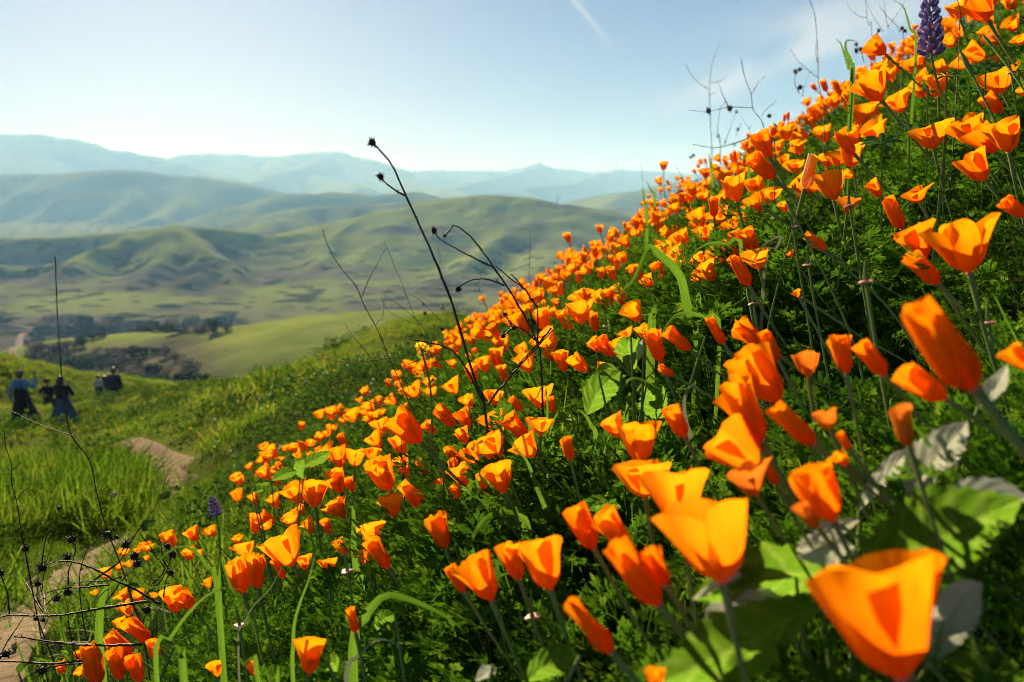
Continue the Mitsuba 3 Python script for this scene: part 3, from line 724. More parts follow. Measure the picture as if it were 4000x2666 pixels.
def lobe(p, d, nrm, L, w):
    s = np.cross(d, nrm)
    return np.array([p, p + d * L * .55 + s * w, p + d * L, p + d * L * .55 - s * w])


def feather_leaf(g, org, d, L, depth, lw, nrm, out):
    """A ternately divided leaf of narrow lobes."""
    if depth == 0:
        out.append(lobe(org, d, nrm, L, lw))
        return
    s = np.cross(d, nrm)
    stalk = L * .42
    tip = org + d * stalk
    out.append(np.array([org - s * lw * .22, org + s * lw * .22, tip + s * lw * .22, tip - s * lw * .22]))
    for a in (-.75, 0, .75) if depth > 1 else (-.6, 0, .6):
        e = d * math.cos(a) + s * math.sin(a) + nrm * g.normal() * .14
        e /= np.linalg.norm(e)
        nn = nrm + g.normal(size=3) * .18
        nn -= e * (nn @ e); nn /= np.linalg.norm(nn)
        feather_leaf(g, org + d * stalk * (1.0 if a == 0 else .82), e, L * (.60 if a == 0 else .54), depth - 1, lw, nn, out)


def foliage_tuft(seed, leaves, depth, L, lw, H, rad):
    g = np.random.default_rng(seed)
    quads = []
    for _ in range(leaves):
        a = g.uniform(0, 6.28)
        r = rad * math.sqrt(g.uniform())
        root = np.array([r * .4 * math.cos(a), r * .4 * math.sin(a), 0])
        h = H * g.uniform(.35, 1.0)
        top = root + np.array([math.cos(a) * r, math.sin(a) * r, h])
        d = np.array([math.cos(a), math.sin(a), g.uniform(.1, 1.4)]); d /= np.linalg.norm(d)
        s = np.cross(d, [0, 0, 1.]); s /= np.linalg.norm(s)
        nrm = np.cross(s, d)
        q = top - root; qs = np.cross(q, [.3, .5, .1]); qs /= np.linalg.norm(qs)
        quads.append(np.array([root - qs * .0009, root + qs * .0009, top + qs * .0007, top - qs * .0007]))
        feather_leaf(g, top, d, L * g.uniform(.7, 1.2), depth, lw * g.uniform(.8, 1.25), nrm, quads)
    n = len(quads)
    i = np.arange(n)[:, None] * 4
    return np.vstack(quads), np.vstack([i + [0, 1, 2], i + [0, 2, 3]])


def herb_tuft(seed, n, rad, h, L, w):
    g = np.random.default_rng(seed)
    v = []
    for _ in range(n):
        a = g.uniform(0, 6.28); r = rad * math.sqrt(g.uniform())
        p = np.array([r * math.cos(a), r * math.sin(a), h * g.uniform(.1, 1)])
        d = g.normal(size=3) * [1, 1, .6]; d /= np.linalg.norm(d)
        nrm = np.array([0, 0, 1.]) + g.normal(size=3) * .55
        nrm -= d * (nrm @ d); nrm /= np.linalg.norm(nrm)
        s = np.cross(d, nrm); k = g.uniform(.6, 1.3)
        v.append(np.array([p, p + d * L * k * .4 + s * w * k - nrm * w * .25, p + d * L * k, p + d * L * k * .4 - s * w * k - nrm * w * .25]))
    i = np.arange(n)[:, None] * 4
    return np.vstack(v), np.vstack([i + [0, 1, 2], i + [0, 2, 3]])


def group(name, mesh, m):
    scene[name] = {'type': 'shapegroup', 'blades': mikit.ply(mesh, m)}
    return name


def sow(name, label, cat, shapes, pts, scale, tilt=.12, sink=.01, seed=1):
    g = np.random.default_rng(seed)
    z = ground(pts[:, 0], pts[:, 1])
    for i, (x, y) in enumerate(pts):
        s = scale[i]
        M = T().translate([float(x), float(y), float(z[i] - sink)]).rotate([0, 1, 0], float(np.degrees(g.normal() * tilt))).rotate([1, 0, 0], float(np.degrees(g.normal() * tilt))).rotate([0, 0, 1], float(g.uniform(0, 360))).scale(float(s))
        scene[f'{name}__{i + 1:04d}'] = {'type': 'instance', 'to_world': M, 'group': {'type': 'ref', 'id': shapes[g.integers(len(shapes))]}}
    labels[name] = {'kind': 'stuff', 'label': label, 'category': cat}


def scatter(n, x0, x1, y0, y1, dens, seed):
    """n candidates uniform over a rectangle, kept with probability dens(x, y)."""
    g = np.random.default_rng(seed)
    x, y = g.uniform(x0, x1, n), g.uniform(y0, y1, n)
    k = g.uniform(size=n) < dens(x, y)
    return np.stack([x[k], y[k]], -1)


def in_view(x, y, lift=.1, m=500):
    z = ground(x, y) + lift
    u, v, d = project(np.stack([x, y, z], -1))
    return (d > .12) & (u > -m) & (u < 4000 + m) & (v < 2666 + 2.2 * m) & (v > -m)


def foot(y):
    """Where along x the poppy slope ends on its lower side, as a function of y."""
    return np.interp(y, [-1, .5, .8, 1.3, 2, 3.3, 5, 8, 30], [-.5, -.45, -.5, -.62, -.8, -.85, -.55, -.2, .6])


def slope_mask(x, y):
    return smoothstep(-.18, .12, x - foot(y) + .25 * (meshkit.fbm(np.stack([x * 1.5, y * 1.5, x * 0], -1), 2, seed=6) - .5))


FT_A = [group(f'shape_foliage_{i}', foliage_tuft(40 + i, 9, 3, .082, .0029, .18, .075), 'leaf_feathery') for i in range(6)]
FT_B = [group(f'shape_foliage_mid_{i}', foliage_tuft(60 + i, 10, 2, .066, .0042, .18, .09), 'leaf_feathery') for i in range(5)]
FT_C = [group(f'shape_foliage_far_{i}', foliage_tuft(80 + i, 10, 1, .055, .0055, .2, .12), 'leaf_feathery_far') for i in range(4)]
dist = lambda x, y: np.hypot(x, y)  # noqa: E731
P1 = scatter(12500, -1.1, 1.6, .08, 1.75, lambda x, y: slope_mask(x, y) * (dist(x, y) < 1.7) * in_view(x, y) * .42, 1)
P2 = scatter(15000, -1.3, 3.6, 1.0, 4.2, lambda x, y: slope_mask(x, y) * (dist(x, y) >= 1.55) * (dist(x, y) < 4) * in_view(x, y) * .5, 2)
P3 = scatter(9000, -1.4, 6, 2.5, 12, lambda x, y: slope_mask(x, y) * (dist(x, y) >= 3.7) * in_view(x, y) * .5, 3)
g_ = np.random.default_rng(5)
canopy = lambda P: .40 + .72 * smoothstep(.3, .7, meshkit.fbm(np.stack([P[:, 0] * 5, P[:, 1] * 5, P[:, 0] * 0], -1), 2, seed=77))  # noqa: E731
low = lambda P: (.58 + .42 * smoothstep(.35, 1.0, np.hypot(P[:, 0], P[:, 1]))) * (.55 + .45 * smoothstep(-.05, .5, P[:, 0] - foot(P[:, 1])))  # noqa: E731
sow('poppy_foliage', 'finely divided green poppy leaves covering the slope', 'foliage', FT_A, P1, low(P1) * canopy(P1) * g_.uniform(.55, 1.0, len(P1)), seed=1)
sow('poppy_foliage_001', 'poppy leaves of the middle slope', 'foliage', FT_B, P2, low(P2) * canopy(P2) * g_.uniform(.55, .95, len(P2)), seed=2)
sow('poppy_foliage_002', 'poppy leaves along the crest of the slope', 'foliage', FT_C, P3, g_.uniform(.55, .95, len(P3)), seed=3)
print('foliage', len(P1), len(P2), len(P3))

GR = [group(f'shape_grass_{i}', grass_tuft(100 + i, 26, .06, .23, .0042, 4), 'grass_green') for i in range(4)]
GM = [group(f'shape_grass_mid_{i}', grass_tuft(110 + i, 30, .12, .27, .008, 3), 'grass_green') for i in range(4)]
GF = [group(f'shape_grass_far_{i}', grass_tuft(120 + i, 34, .3, .27, .02, 2), m) for i, m in enumerate(('grass_green', 'grass_green', 'grass_olive', 'grass_olive'))]
SH = [group(f'shape_straw_{i}', grass_tuft(130 + i, 8, .07, .30, .0035, 4), 'grass_green') for i in range(3)]
HB = [group(f'shape_herb_{i}', herb_tuft(140 + i, 70, .12, .17, .035, .010), 'herb_green') for i in range(3)]
HF = [group(f'shape_herb_far_{i}', herb_tuft(150 + i, 80, .25, .24, .06, .02), 'herb_green') for i in range(3)]
off = lambda x, y: path_gap(x, y)  # noqa: E731
clump = lambda x, y, s, k: meshkit.fbm(np.stack([x / s, y / s, x * 0 + k], -1), 3, seed=int(k) + 30)  # noqa: E731
# slim grass among the poppies
Q1 = scatter(2500, -1.2, 3.4, .3, 4.5, lambda x, y: slope_mask(x, y) * in_view(x, y) * .33 * (clump(x, y, .5, 1) > .5), 11)
sow('slope_grass', 'slim green grass growing through the poppies', 'grass', SH, Q1, low(Q1) * g_.uniform(.5, .95, len(Q1)), tilt=.25, seed=4)
# the field on the left of the path and the bank on its right
left = lambda x, y: (1 - slope_mask(x, y)) * smoothstep(-.1, .1, off(x, y) - .16 * smoothstep(6, 7, y) + .2 * (clump(x, y, .7, 2) - .5))  # noqa: E731
trod = lambda x, y: .25 + .75 * smoothstep(.0, .5, off(x, y) - 1.0 * smoothstep(3.6, 2.2, y))  # noqa: E731
Q2 = scatter(26000, -7, 1, 1.2, 9, lambda x, y: left(x, y) * trod(x, y) * in_view(x, y) * np.clip(1.5 - y / 9, .35, 1) * (.25 + .75 * (clump(x, y, .8, 4) > .44)), 12)
path_x = lambda P: pathC[np.argmin(np.abs(P[:, 1][:, None] - pathC[None, :, 1]), 1), 0]  # noqa: E731
hgt = lambda P: (.42 + 1.0 * smoothstep(.40, .60, clump(P[:, 0], P[:, 1], .9, 5))) * np.where(P[:, 0] > path_x(P), .62, 1.0 + .4 * smoothstep(2.0, .3, off(P[:, 0], P[:, 1])) * smoothstep(4.2, 5.2, P[:, 1]) * smoothstep(8.2, 7, P[:, 1]))  # noqa: E731
sow('meadow_grass', 'lush green grass left of the footpath', 'grass', GM, Q2, hgt(Q2) * g_.uniform(.7, 1.1, len(Q2)), seed=5)
Q3 = scatter(26000, -32, 8, 7.5, 52, lambda x, y: left(x, y) * in_view(x, y) * np.clip(1.25 - y / 50, .3, 1) * (clump(x, y, 2.2, 4) > .3), 13)
Q3 = Q3[(np.hypot(Q3[:, 0], Q3[:, 1]) < 50)]
sow('meadow_grass_001', 'sunlit grass of the bank and the far meadow', 'grass', GF, Q3, (.5 + .7 * smoothstep(.35, .7, clump(Q3[:, 0], Q3[:, 1], 3, 7))) * g_.uniform(.6, 1.1, len(Q3)), seed=6)
Q4 = scatter(5000, -4, 1.2, 1.5, 12, lambda x, y: (1 - slope_mask(x, y)) * (x > foot(y) - 2.2) * smoothstep(.2, .7, off(x, y)) * in_view(x, y) * .7 * (clump(x, y, 1.2, 8) > .42), 14)
sow('meadow_herbs', 'glossy small leaved herbs on the bank above the path', 'herbs', HB, Q4, g_.uniform(.7, 1.4, len(Q4)), seed=7)
Q5 = scatter(3500, -14, 6, 8, 36, lambda x, y: left(x, y) * in_view(x, y) * .5 * (clump(x, y, 3, 9) > .52), 15)
sow('meadow_herbs_001', 'dark leafy herb patches in the far meadow', 'herbs', HF, Q5, g_.uniform(.6, 1.3, len(Q5)), seed=8)
Q6 = scatter(2600, -3.2, .2, 1.3, 6.0, lambda x, y: (off(x, y) < .15) * in_view(x, y) * (clump(x, y, .35, 12) > .45) * .9, 16)
sow('trodden_weeds', 'short trodden weeds creeping over the footpath', 'weeds', GR + HB[:1], Q6, g_.uniform(.25, .55, len(Q6)), tilt=.3, seed=9)
print('grass', len(Q1), len(Q2), len(Q3), len(Q4), len(Q5))
# ------------------------------------------------------------------ poppies
def petal_mesh(L, r0, rm, th0, half, inner, spiral, tilt, flare, seed, nu, nv):
    g = np.random.default_rng(seed)
    u = np.linspace(0, 1, nu)[:, None]; v = np.linspace(-1, 1, nv)[None]
    s = 1 - (1 - np.clip(u / .26, 0, 1)) ** 2
    rad = (.055 + .945 * s) * (r0 + (rm - r0) * u ** .62) * (1 - .07 * inner)
    ph, ph2 = g.uniform(0, 6.28, 2)
    fan = half * (.50 + .50 * np.clip(u / .6, 0, 1) ** .8)
    th = th0 + v * fan + .05 * u * np.sin(4 * v + ph)
    notch = .15 * np.abs(v) ** 2.6 + .018 * np.sin(4.5 * v + ph) + .008 * np.sin(11 * v + ph2)
    hgt = u * (1 - notch * u ** 1.5)
    rad = rad * (1 + spiral * v * u) + L * (u ** 3.2) * (flare * .30 + .05 * np.sin(3.2 * v + ph2) + .014 * np.sin(7 * v + ph) + .05 * flare * v)
    rad = rad + L * .04 * u * (1 - u) * np.cos(2 * v * 1.57) + L * .005 * np.sin(8 * v + ph) * u
    Z = L * hgt * (1 - .10 * max(flare, 0) * u ** 2)
    a = tilt * u ** .7
    ro = rad + Z * np.sin(a)
    Z = Z * np.cos(a)
    X, Y = ro * np.cos(th), ro * np.sin(th)
    # the opening petal moves outward as one piece
    k = Z * np.sin(a) * .0
    P = np.stack([X + k, Y, Z + 0 * X], -1).reshape(-1, 3)
    uv = np.stack([(v + 1) / 2 + 0 * u, u + 0 * v], -1).reshape(-1, 2)
    return P, grid_faces(nu, nv), uv


def blossom(L, w, seed, nu, nv):
    """Four overlapping petals about +z for a flower of length L and mouth width w."""
    g = np.random.default_rng(seed)
    r = np.clip(w / L, .25, 2.2)
    rm = .49 * w
    L = L * 1.12
    op = smoothstep(.45, 1.0, r)
    r0 = L * (.205 * (1 - op) + .17 * op)
    out = []
    th = g.uniform(0, 6.28)
    for k in range(4):
        inner = k % 2
        half = (1.75 * (1 - op) + 1.02 * op) * g.uniform(.92, 1.1)
        tilt = g.normal() * .05 + (.06 + .10 * op) * (g.uniform() < .3)
        if op > .25 and g.uniform() < .2:
            tilt += g.uniform(.1, .35)
        flare = g.uniform(-.35, .2) * (1 - op) + g.uniform(-.4, .3) * op
        out.append(petal_mesh(L * g.uniform(.93, 1.05), r0, rm * g.uniform(.9, 1.08), th + k * 1.5708 + g.normal() * .12, half, inner, .13 * (1 - op) + .05, tilt, flare, seed * 7 + k, nu, nv))
    return out


def stem_curve(base, axis, D, n=10):
    """Down the flower's own axis, then over to the ground."""
    z0 = float(ground(base[0], base[1]))
    h = base[2] - z0
    a1 = base - axis * min(.5 * max(h, .05), .11)
    foot_ = a1 + np.array([-axis[0] * .35 * h, -axis[1] * .35 * h, 0])
    foot_[2] = float(ground(foot_[0], foot_[1])) - .01
    t = np.linspace(0, 1, n)[:, None]
    c1, c2 = base - axis * .55 * max(h, .04), foot_ + [0, 0, .35 * h]
    return (1 - t) ** 3 * base + 3 * t * (1 - t) ** 2 * c1 + 3 * t * t * (1 - t) * c2 + t ** 3 * foot_


def receptacle_mesh(R):
    prof = np.array([[0, .25], [.55, .3], [1.0, .12], [1.05, -.05], [.6, -.2], [.45, -.9], [.28, -1.9], [0, -2.0]]) * R
    m = trimesh.creation.revolve(prof, sections=10)
    return np.array(m.vertices), np.array(m.faces)


def settle(p, Dn, lo=.21, hi=.40):
    """Distance nearest to Dn at which a flower seen at p stands lo to hi above the ground."""
    D = np.geomspace(.28, 16, 260)
    P = D[:, None] * ((p[0] - 2000) / F * RT + FW + (1333 - p[1]) / F * UP)
    h = P[:, 2] - ground(P[:, 0], P[:, 1])
    ok = (h > lo) & (h < hi)
    if not ok.any():
        return D[np.argmin(np.abs(h - .5 * (lo + hi)) + .3 * np.abs(np.log(D / Dn)))]
    return D[ok][np.argmin(np.abs(np.log(D[ok] / Dn)))]


# where the photograph shows them: tile, stem end, middle of the mouth, width of the mouth (in tile pixels), optional petal tone
FLOWERS = '''
A 940 560 790 420 190 d;A 825 625 785 540 75;A 900 1030 720 800 330;A 700 1265 715 1090 260;A 900 1420 790 1270 280;A 1120 1150 1040 980 200;A 1240 760 1200 610 220;A 1020 820 950 700 80;A 960 830 860 680 80
A 1400 870 1280 770 120 d;A 1330 990 1270 880 160;A 1460 1000 1430 820 100;A 1800 690 1680 590 240;A 1960 620 1780 510 170;A 1650 480 1560 390 160;A 1700 420 1650 310 130;A 1650 280 1610 200 130;A 1990 220 1850 -20 260 d
A 1700 200 1650 40 200;A 2280 320 2200 230 150;A 2340 460 2290 380 120;A 2120 450 1980 370 130 x;A 2140 960 2050 750 330;A 2130 1150 1970 1000 140 d;A 2380 980 2310 910 100;A 1860 1480 1740 1230 300 d;A 2060 1560 1880 1340 190 d
A 2200 1557 2150 1260 290;D 1960 540 1790 300 240;A 1430 1530 1380 1300 310;D 665 270 570 60 140;D 620 272 445 65 85 d;D 740 140 720 95 110;A 330 1460 290 1300 130;A 60 1560 40 1440 120;A 240 1250 180 1170 60;A 250 1180 190 1090 140
A 330 1140 290 1050 90;A 150 1090 130 1020 90;A 340 940 295 830 60;A 240 930 190 870 40;A 480 970 410 840 50;A 520 920 490 870 90;A 620 1080 540 940 90;A 580 1130 530 1040 70;A 1020 520 1000 450 70;A 1190 460 1170 390 90
A 1290 540 1210 440 80;A 1230 320 1240 270 60;A 1660 560 1610 520 80;A 2130 60 2110 0 80;A 2260 100 2230 20 100;A 2330 220 2340 170 100;A 2080 660 2070 570 80;A 1560 790 1480 640 140
C 1320 300 1200 80 210 d;C 1370 520 1150 310 160 d;C 990 760 930 520 250 g;C 1190 690 1130 540 140;C 1250 620 1200 520 100;C 1330 780 1320 640 220;C 1230 880 1130 720 170;C 1480 400 1470 300 120;C 1600 470 1580 350 190 g
C 1680 630 1770 320 110 p;C 1980 740 1930 480 290 g;C 1800 480 1800 420 120;C 1930 410 1900 290 130;C 2030 400 2000 260 140;C 1640 270 1600 150 130;C 1590 160 1600 110 180;C 1440 240 1400 150 110;C 1130 250 1080 170 110;C 1110 110 1105 60 50
C 1600 80 1560 40 50;C 650 1010 560 860 170;C 680 1180 640 1030 190;C 840 980 770 850 200 g;C 960 1060 900 950 190;C 1080 960 1020 830 170;C 1050 1310 960 1080 165 d;C 1180 1260 1090 1050 150;C 930 1370 800 1180 190;C 850 1380 700 1270 160
C 1220 1450 1180 1270 230 g;C 330 1130 240 1040 110;C 490 1250 380 1080 160;C 300 1320 220 1190 150;C 420 1360 320 1240 130 g;C 640 1420 560 1320 180;C 230 1550 150 1390 110;C 420 1480 350 1370 140;C 760 1560 630 1400 170;C 650 1565 550 1490 150
C 240 440 235 360 80;C 215 590 185 520 85;C 210 670 205 620 55;C 640 370 605 330 40;C 680 375 660 320 30;C 600 415 590 370 35;C 575 475 545 430 35;C 820 350 780 290 70;C 880 330 870 285 50;C 960 355 940 300 60;C 1010 290 980 265 50
C 390 540 380 500 60;C 450 585 425 530 40;C 510 540 490 500 50;C 300 590 290 550 40;C 300 650 290 610 50;C 390 620 390 590 50;C 430 780 410 720 70;C 210 1030 200 960 55;C 90 720 90 690 40;C 70 790 60 740 45;C 20 800 15 760 45;C 60 870 60 830 50;C 20 880 10 840 50
C 1500 860 1450 770 90;C 1800 660 1760 570 110;C 1620 720 1620 670 90;C 2110 880 2130 720 150 x;C 1900 1250 1710 1110 80 d;C 1550 1320 1520 1270 80;C 2190 500 2100 470 100;D 890 710 790 570 110;D 1290 770 1220 640 210 d;D 1110 1030 960 750 130 d
D 1350 1340 1190 1040 230 d;E 1480 290 1230 10 150 d;D 1800 1485 1690 1010 540;D 2380 900 2160 760 120 d;E 2420 1160 2230 980 200;E 540 1200 470 840 160 d;E 940 1220 700 910 180 d;E 1860 1370 1270 600 340 d;E 1560 1470 1180 1210 280 g;E 150 1240 120 1010 240 x;E 50 420 20 360 90
S 690 400 560 200 145;G 980 690 680 120 250;G 960 930 570 620 500 g;G 940 1240 780 970 300 x;G 1140 1130 1020 900 90 d;G 1530 710 1150 370 150 d;G 1690 560 1620 380 260 x;G 1880 760 1780 610 70;G 1860 920 1760 830 120;G 1720 1500 1490 1010 480;G 1560 1560 1400 1340 120 x;G 200 640 60 350 150 d
S 285 920 255 705 240 g;S 455 1155 390 850 330 g;S 130 800 110 660 220 g;S 115 650 95 505 155;F 1180 640 1070 270 160 x;S 1205 1560 1065 1130 440;S 165 1600 170 1520 80
R 1510 870 1410 680 100 d;R 1690 870 1550 710 125;R 1850 1165 1640 890 115 d;R 1890 1060 1800 890 75 d;R 1600 1412 1395 1165 55 d;R 1280 1085 1205 850 220 g;R 1115 1030 1060 860 100;R 970 1140 890 935 170;R 825 1095 755 975 42 d;R 725 865 670 705 108 d;R 430 970 345 830 55 d;R 350 850 320 740 112 g
R 310 950 290 880 60;R 220 900 160 830 55 d;R 120 1005 110 930 70;L 800 1490 830 1180 220;R 255 1310 230 1190 36 d;R 600 310 470 170 150 d;R 510 380 470 285 98;R 400 275 370 195 92 g;R 390 335 335 275 85;R 440 562 360 415 145;R 523 495 480 398 75;R 610 650 520 530 92;R 460 700 430 590 135 g
R 635 490 585 410 38 d;R 185 440 150 345 85;R 208 342 170 272 34 d;R 250 440 255 350 92 g;R 340 400 340 345 90;R 178 575 140 460 92;R 245 565 210 500 45 d;R 45 652 30 520 92;R 195 712 130 620 82;R 125 790 90 720 42 d;R 22 792 10 730 52;R 1010 405 940 290 150 g;R 1015 275 970 165 110
R 775 222 690 130 75 d;R 852 235 810 145 70;R 842 312 800 245 60;R 862 125 830 68 76;R 985 115 980 40 100;R 1160 295 1060 185 78 d;R 1235 132 1210 25 135 g;R 1130 145 1075 75 45 d;R 1295 155 1275 75 40 d;R 1225 272 1230 185 125 g;R 1195 385 1125 300 130 g;R 1385 405 1360 295 58 d
R 1650 285 1590 190 95 g;R 895 425 840 345 82;R 805 415 735 340 50 d;R 832 545 795 440 90;R 770 482 765 400 48;R 960 585 900 485 42 d;R 1040 575 980 430 112;R 1062 512 1040 455 60;R 795 605 770 540 50;R 702 565 690 510 42;R 785 55 740 -5 80;R 660 75 650 25 72;R 585 75 545 5 90;R 675 262 620 205 50 d
R 72 190 60 145 55;R 126 192 125 135 62 g;R 175 152 175 118 32;R 196 216 185 180 50;R 132 258 125 220 62;R 62 312 65 262 50;R 232 172 225 140 50;R 242 202 235 172 50;R 322 142 312 100 62;R 382 122 375 70 42;R 392 172 385 140 50;R 302 172 300 140 42;R 282 102 275 75 35;R 112 282 105 250 52;R 12 342 15 300 52
K 735 1305 620 1140 200;K 870 1355 820 1150 170;K 1145 1195 1050 1050 180 g;K 480 1362 430 1240 132;K 268 1318 230 1215 92;K 92 1295 50 1200 122;K 112 1122 70 1030 132 g;K 405 1062 310 965 165 g;K 492 1022 440 950 82;K 222 972 190 915 82;K 372 902 310 840 102;K 522 952 490 905 72
K 475 842 395 755 142 g;K 365 782 340 715 112 g;K 572 792 550 725 72;K 662 792 640 725 102;K 705 852 680 795 92;K 502 885 500 840 62;K 460 1510 320 1435 92 d;K 645 1545 600 1440 172 g;K 825 1565 770 1485 112;K 405 1575 370 1525 122 g;K 1160 1485 1040 1310 150;K 745 1425 690 1335 122;K 1015 1565 960 1485 62
L 645 385 480 80 370 g;L 140 662 60 345 215;L 290 612 225 300 152;L 355 402 300 290 92;L 775 424 740 290 112;L 560 502 425 335 55 d;L 170 292 140 155 205 g;L 100 162 60 85 92;L 1010 482 1000 325 132;L 230 822 210 715 72 x;L 250 1512 220 1370 102 x
M 1820 855 1735 635 190 g;M 1985 832 1850 655 140;M 1345 1285 1110 1105 180 d;M 1525 1152 1320 955 120 d;M 1590 1342 1560 1150 102 d;M 1010 1600 910 1235 195 d;M 1240 1545 1160 1265 152 d;M 1435 1565 1350 1325 125 d;M 2222 1512 2210 1395 112;M 1295 732 1240 640 112;M 1445 742 1395 650 140;M 1325 885 1270 755 140
M 1585 862 1600 785 132 x;M 1562 712 1580 665 92;M 1240 1035 1220 925 122;M 1092 515 1080 415 122 g;M 1222 442 1210 365 92;M 1342 392 1310 335 82;M 1272 292 1260 215 102 g;M 1412 262 1390 205 82;M 1502 242 1490 155 112 g;M 1512 332 1500 280 62;M 1785 182 1720 55 132;M 1682 142 1660 55 60
M 2015 132 1945 5 122;M 2180 82 2140 0 122;M 1952 322 1900 215 122;M 2052 292 2030 225 72;M 982 672 968 638 80;M 2142 602 2110 525 82;M 2125 1012 2080 875 62 x;M 852 1502 800 1435 112;M 642 1482 600 1375 92;M 802 1352 790 1260 62
N 2155 222 2125 130 70;N 2082 402 2055 325 92;N 2152 442 2140 365 82;N 2182 352 2150 285 92;N 2325 452 2265 365 82;N 2032 632 2000 545 72;N 2092 622 2070 568 72;N 2132 602 2120 525 82;N 1692 662 1660 605 62;N 1462 782 1448 725 42;N 1282 822 1258 765 50;N 1922 702 1940 595 112 g;N 1972 682 1960 605 60;N 1902 622 1900 575 72
N 2012 762 1990 685 72;N 1852 762 1830 685 82;N 1782 742 1790 675 82;N 1722 842 1680 735 112 g;N 1622 822 1600 745 82;N 1562 902 1530 845 92 g;N 1792 862 1780 765 82;N 2012 882 2010 795 82;N 2152 782 2140 715 60;N 2152 852 2150 805 72;N 1412 932 1380 885 72;N 1482 902 1500 845 82;N 1452 992 1430 915 92 g;N 1532 1002 1530 915 82
N 1422 1072 1400 985 132 g;N 1902 892 1870 825 82;N 1905 1112 1855 915 165 g;N 1732 1152 1665 985 105;N 2022 992 1960 905 72;N 2172 1102 2065 935 112;N 2292 1052 2230 840 245 g;N 1432 1192 1355 1075 82 d;N 1432 1252 1390 1195 112;N 1302 1112 1265 1045 50 d;N 1432 1512 1380 1315 112;N 1702 1392 1640 1275 132 g;N 1752 1542 1680 1365 172 g
N 1962 1262 1915 1155 102;N 2112 1532 2050 1335 122;N 1982 1422 1915 1335 82;N 2335 1532 2195 1395 172;N 1312 1542 1255 1395 132 g;N 1182 1562 1160 1465 142 g;N 1222 1382 1180 1305 50 d;N 1142 1412 1120 1355 50;N 1002 1372 1000 1325 60;N 952 1312 940 1265 50;N 822 1302 810 1265 50;N 752 1482 745 1425 72;N 962 1502 960 1425 92;N 1152 1262 1130 1195 50;N 502 1372 505 1340 40
O 552 612 440 465 112 d;O 652 702 560 585 112 g;O 375 812 255 675 90;O 175 902 90 735 132;O 235 902 180 715 112;O 525 1022 420 865 172;O 82 1122 30 955 92 d;O 375 882 280 765 72;O 132 592 120 485 82;O 262 602 210 485 82;O 242 432 220 355 62;O 82 432 50 385 60;O 122 122 100 45 62;O 232 222 220 145 92;O 62 272 50 205 92
O 1640 660 1490 380 130 d;O 740 1432 640 1145 152 d;O 585 1195 530 1075 142 g;O 1035 1315 830 1135 108 d;O 1385 1255 1240 1015 80 d;O 1835 1295 1530 1065 150 d;O 1935 1425 1790 1145 112 d;O 245 1372 105 1205 122 d;O 355 1412 270 1225 162;O 122 1335 30 1215 122;O 412 1182 390 1145 152 g;O 122 1555 150 1495 172 g;O 2172 772 2100 715 82 x;O 870 1575 730 1485 60 d
'''
TONE = {'d': 'petal_deep', 'g': 'petal_gold', 'x': 'petal_dry', 'p': 'petal_pale', '': 'petal_orange'}
specs = []
for item in FLOWERS.replace('\n', ';').split(';'):
    q = item.split()
    if len(q) < 6:
        continue
    tl, vals, tone = q[0], list(map(float, q[1:6])), (q[6] if len(q) > 6 else '')
    b, m_ = px(tl, vals[0], vals[1]), px(tl, vals[2], vals[3])
    w = vals[4] / TILE[tl][2]
    n = math.hypot(m_[0] - b[0], m_[1] - b[1])
    specs.append([b, m_, w, max(n, .55 * w, 4.0), tone])
# the flowers that show largest come first and are things of their own; the rest are one mass
rngp = np.random.default_rng(77)
for s in specs:
    b, m_, w, n, tone = s
    Ln = .040 if w / n < .5 else .042
    D = settle(b, Ln * F / n / (1.0 if n > 40 else .9))
    s.append(D)
for i in range(1250):     # small ones on the crest and down the far flank
    x, y = rngp.uniform(-1.0, 3.8), rngp.uniform(1.35, 8.0)
    if rngp.uniform() > slope_mask(np.array([x]), np.array([y]))[0] * (.35 + .65 * (y > 2.3)):
        continue
    P = np.array([x, y, float(ground(x, y)) + rngp.uniform(.17, .28)])
    u, v, d = project(P)
    if not (-60 < u[0] < 4060 and -60 < v[0] < 2700):
        continue
    L = .036 * F / d[0]
    an = rngp.normal(-.35, .4)
    bb = (float(u[0]), float(v[0]))
    specs.append([bb, (bb[0] + L * math.sin(an), bb[1] - L * math.cos(an)), L * rngp.choice([.4, .8, 1.0, 1.3]), L, rngp.choice(['', 'd', 'g']), float(d[0])])
specs.sort(key=lambda s: -(s[3] * max(s[2], .5 * s[3])))
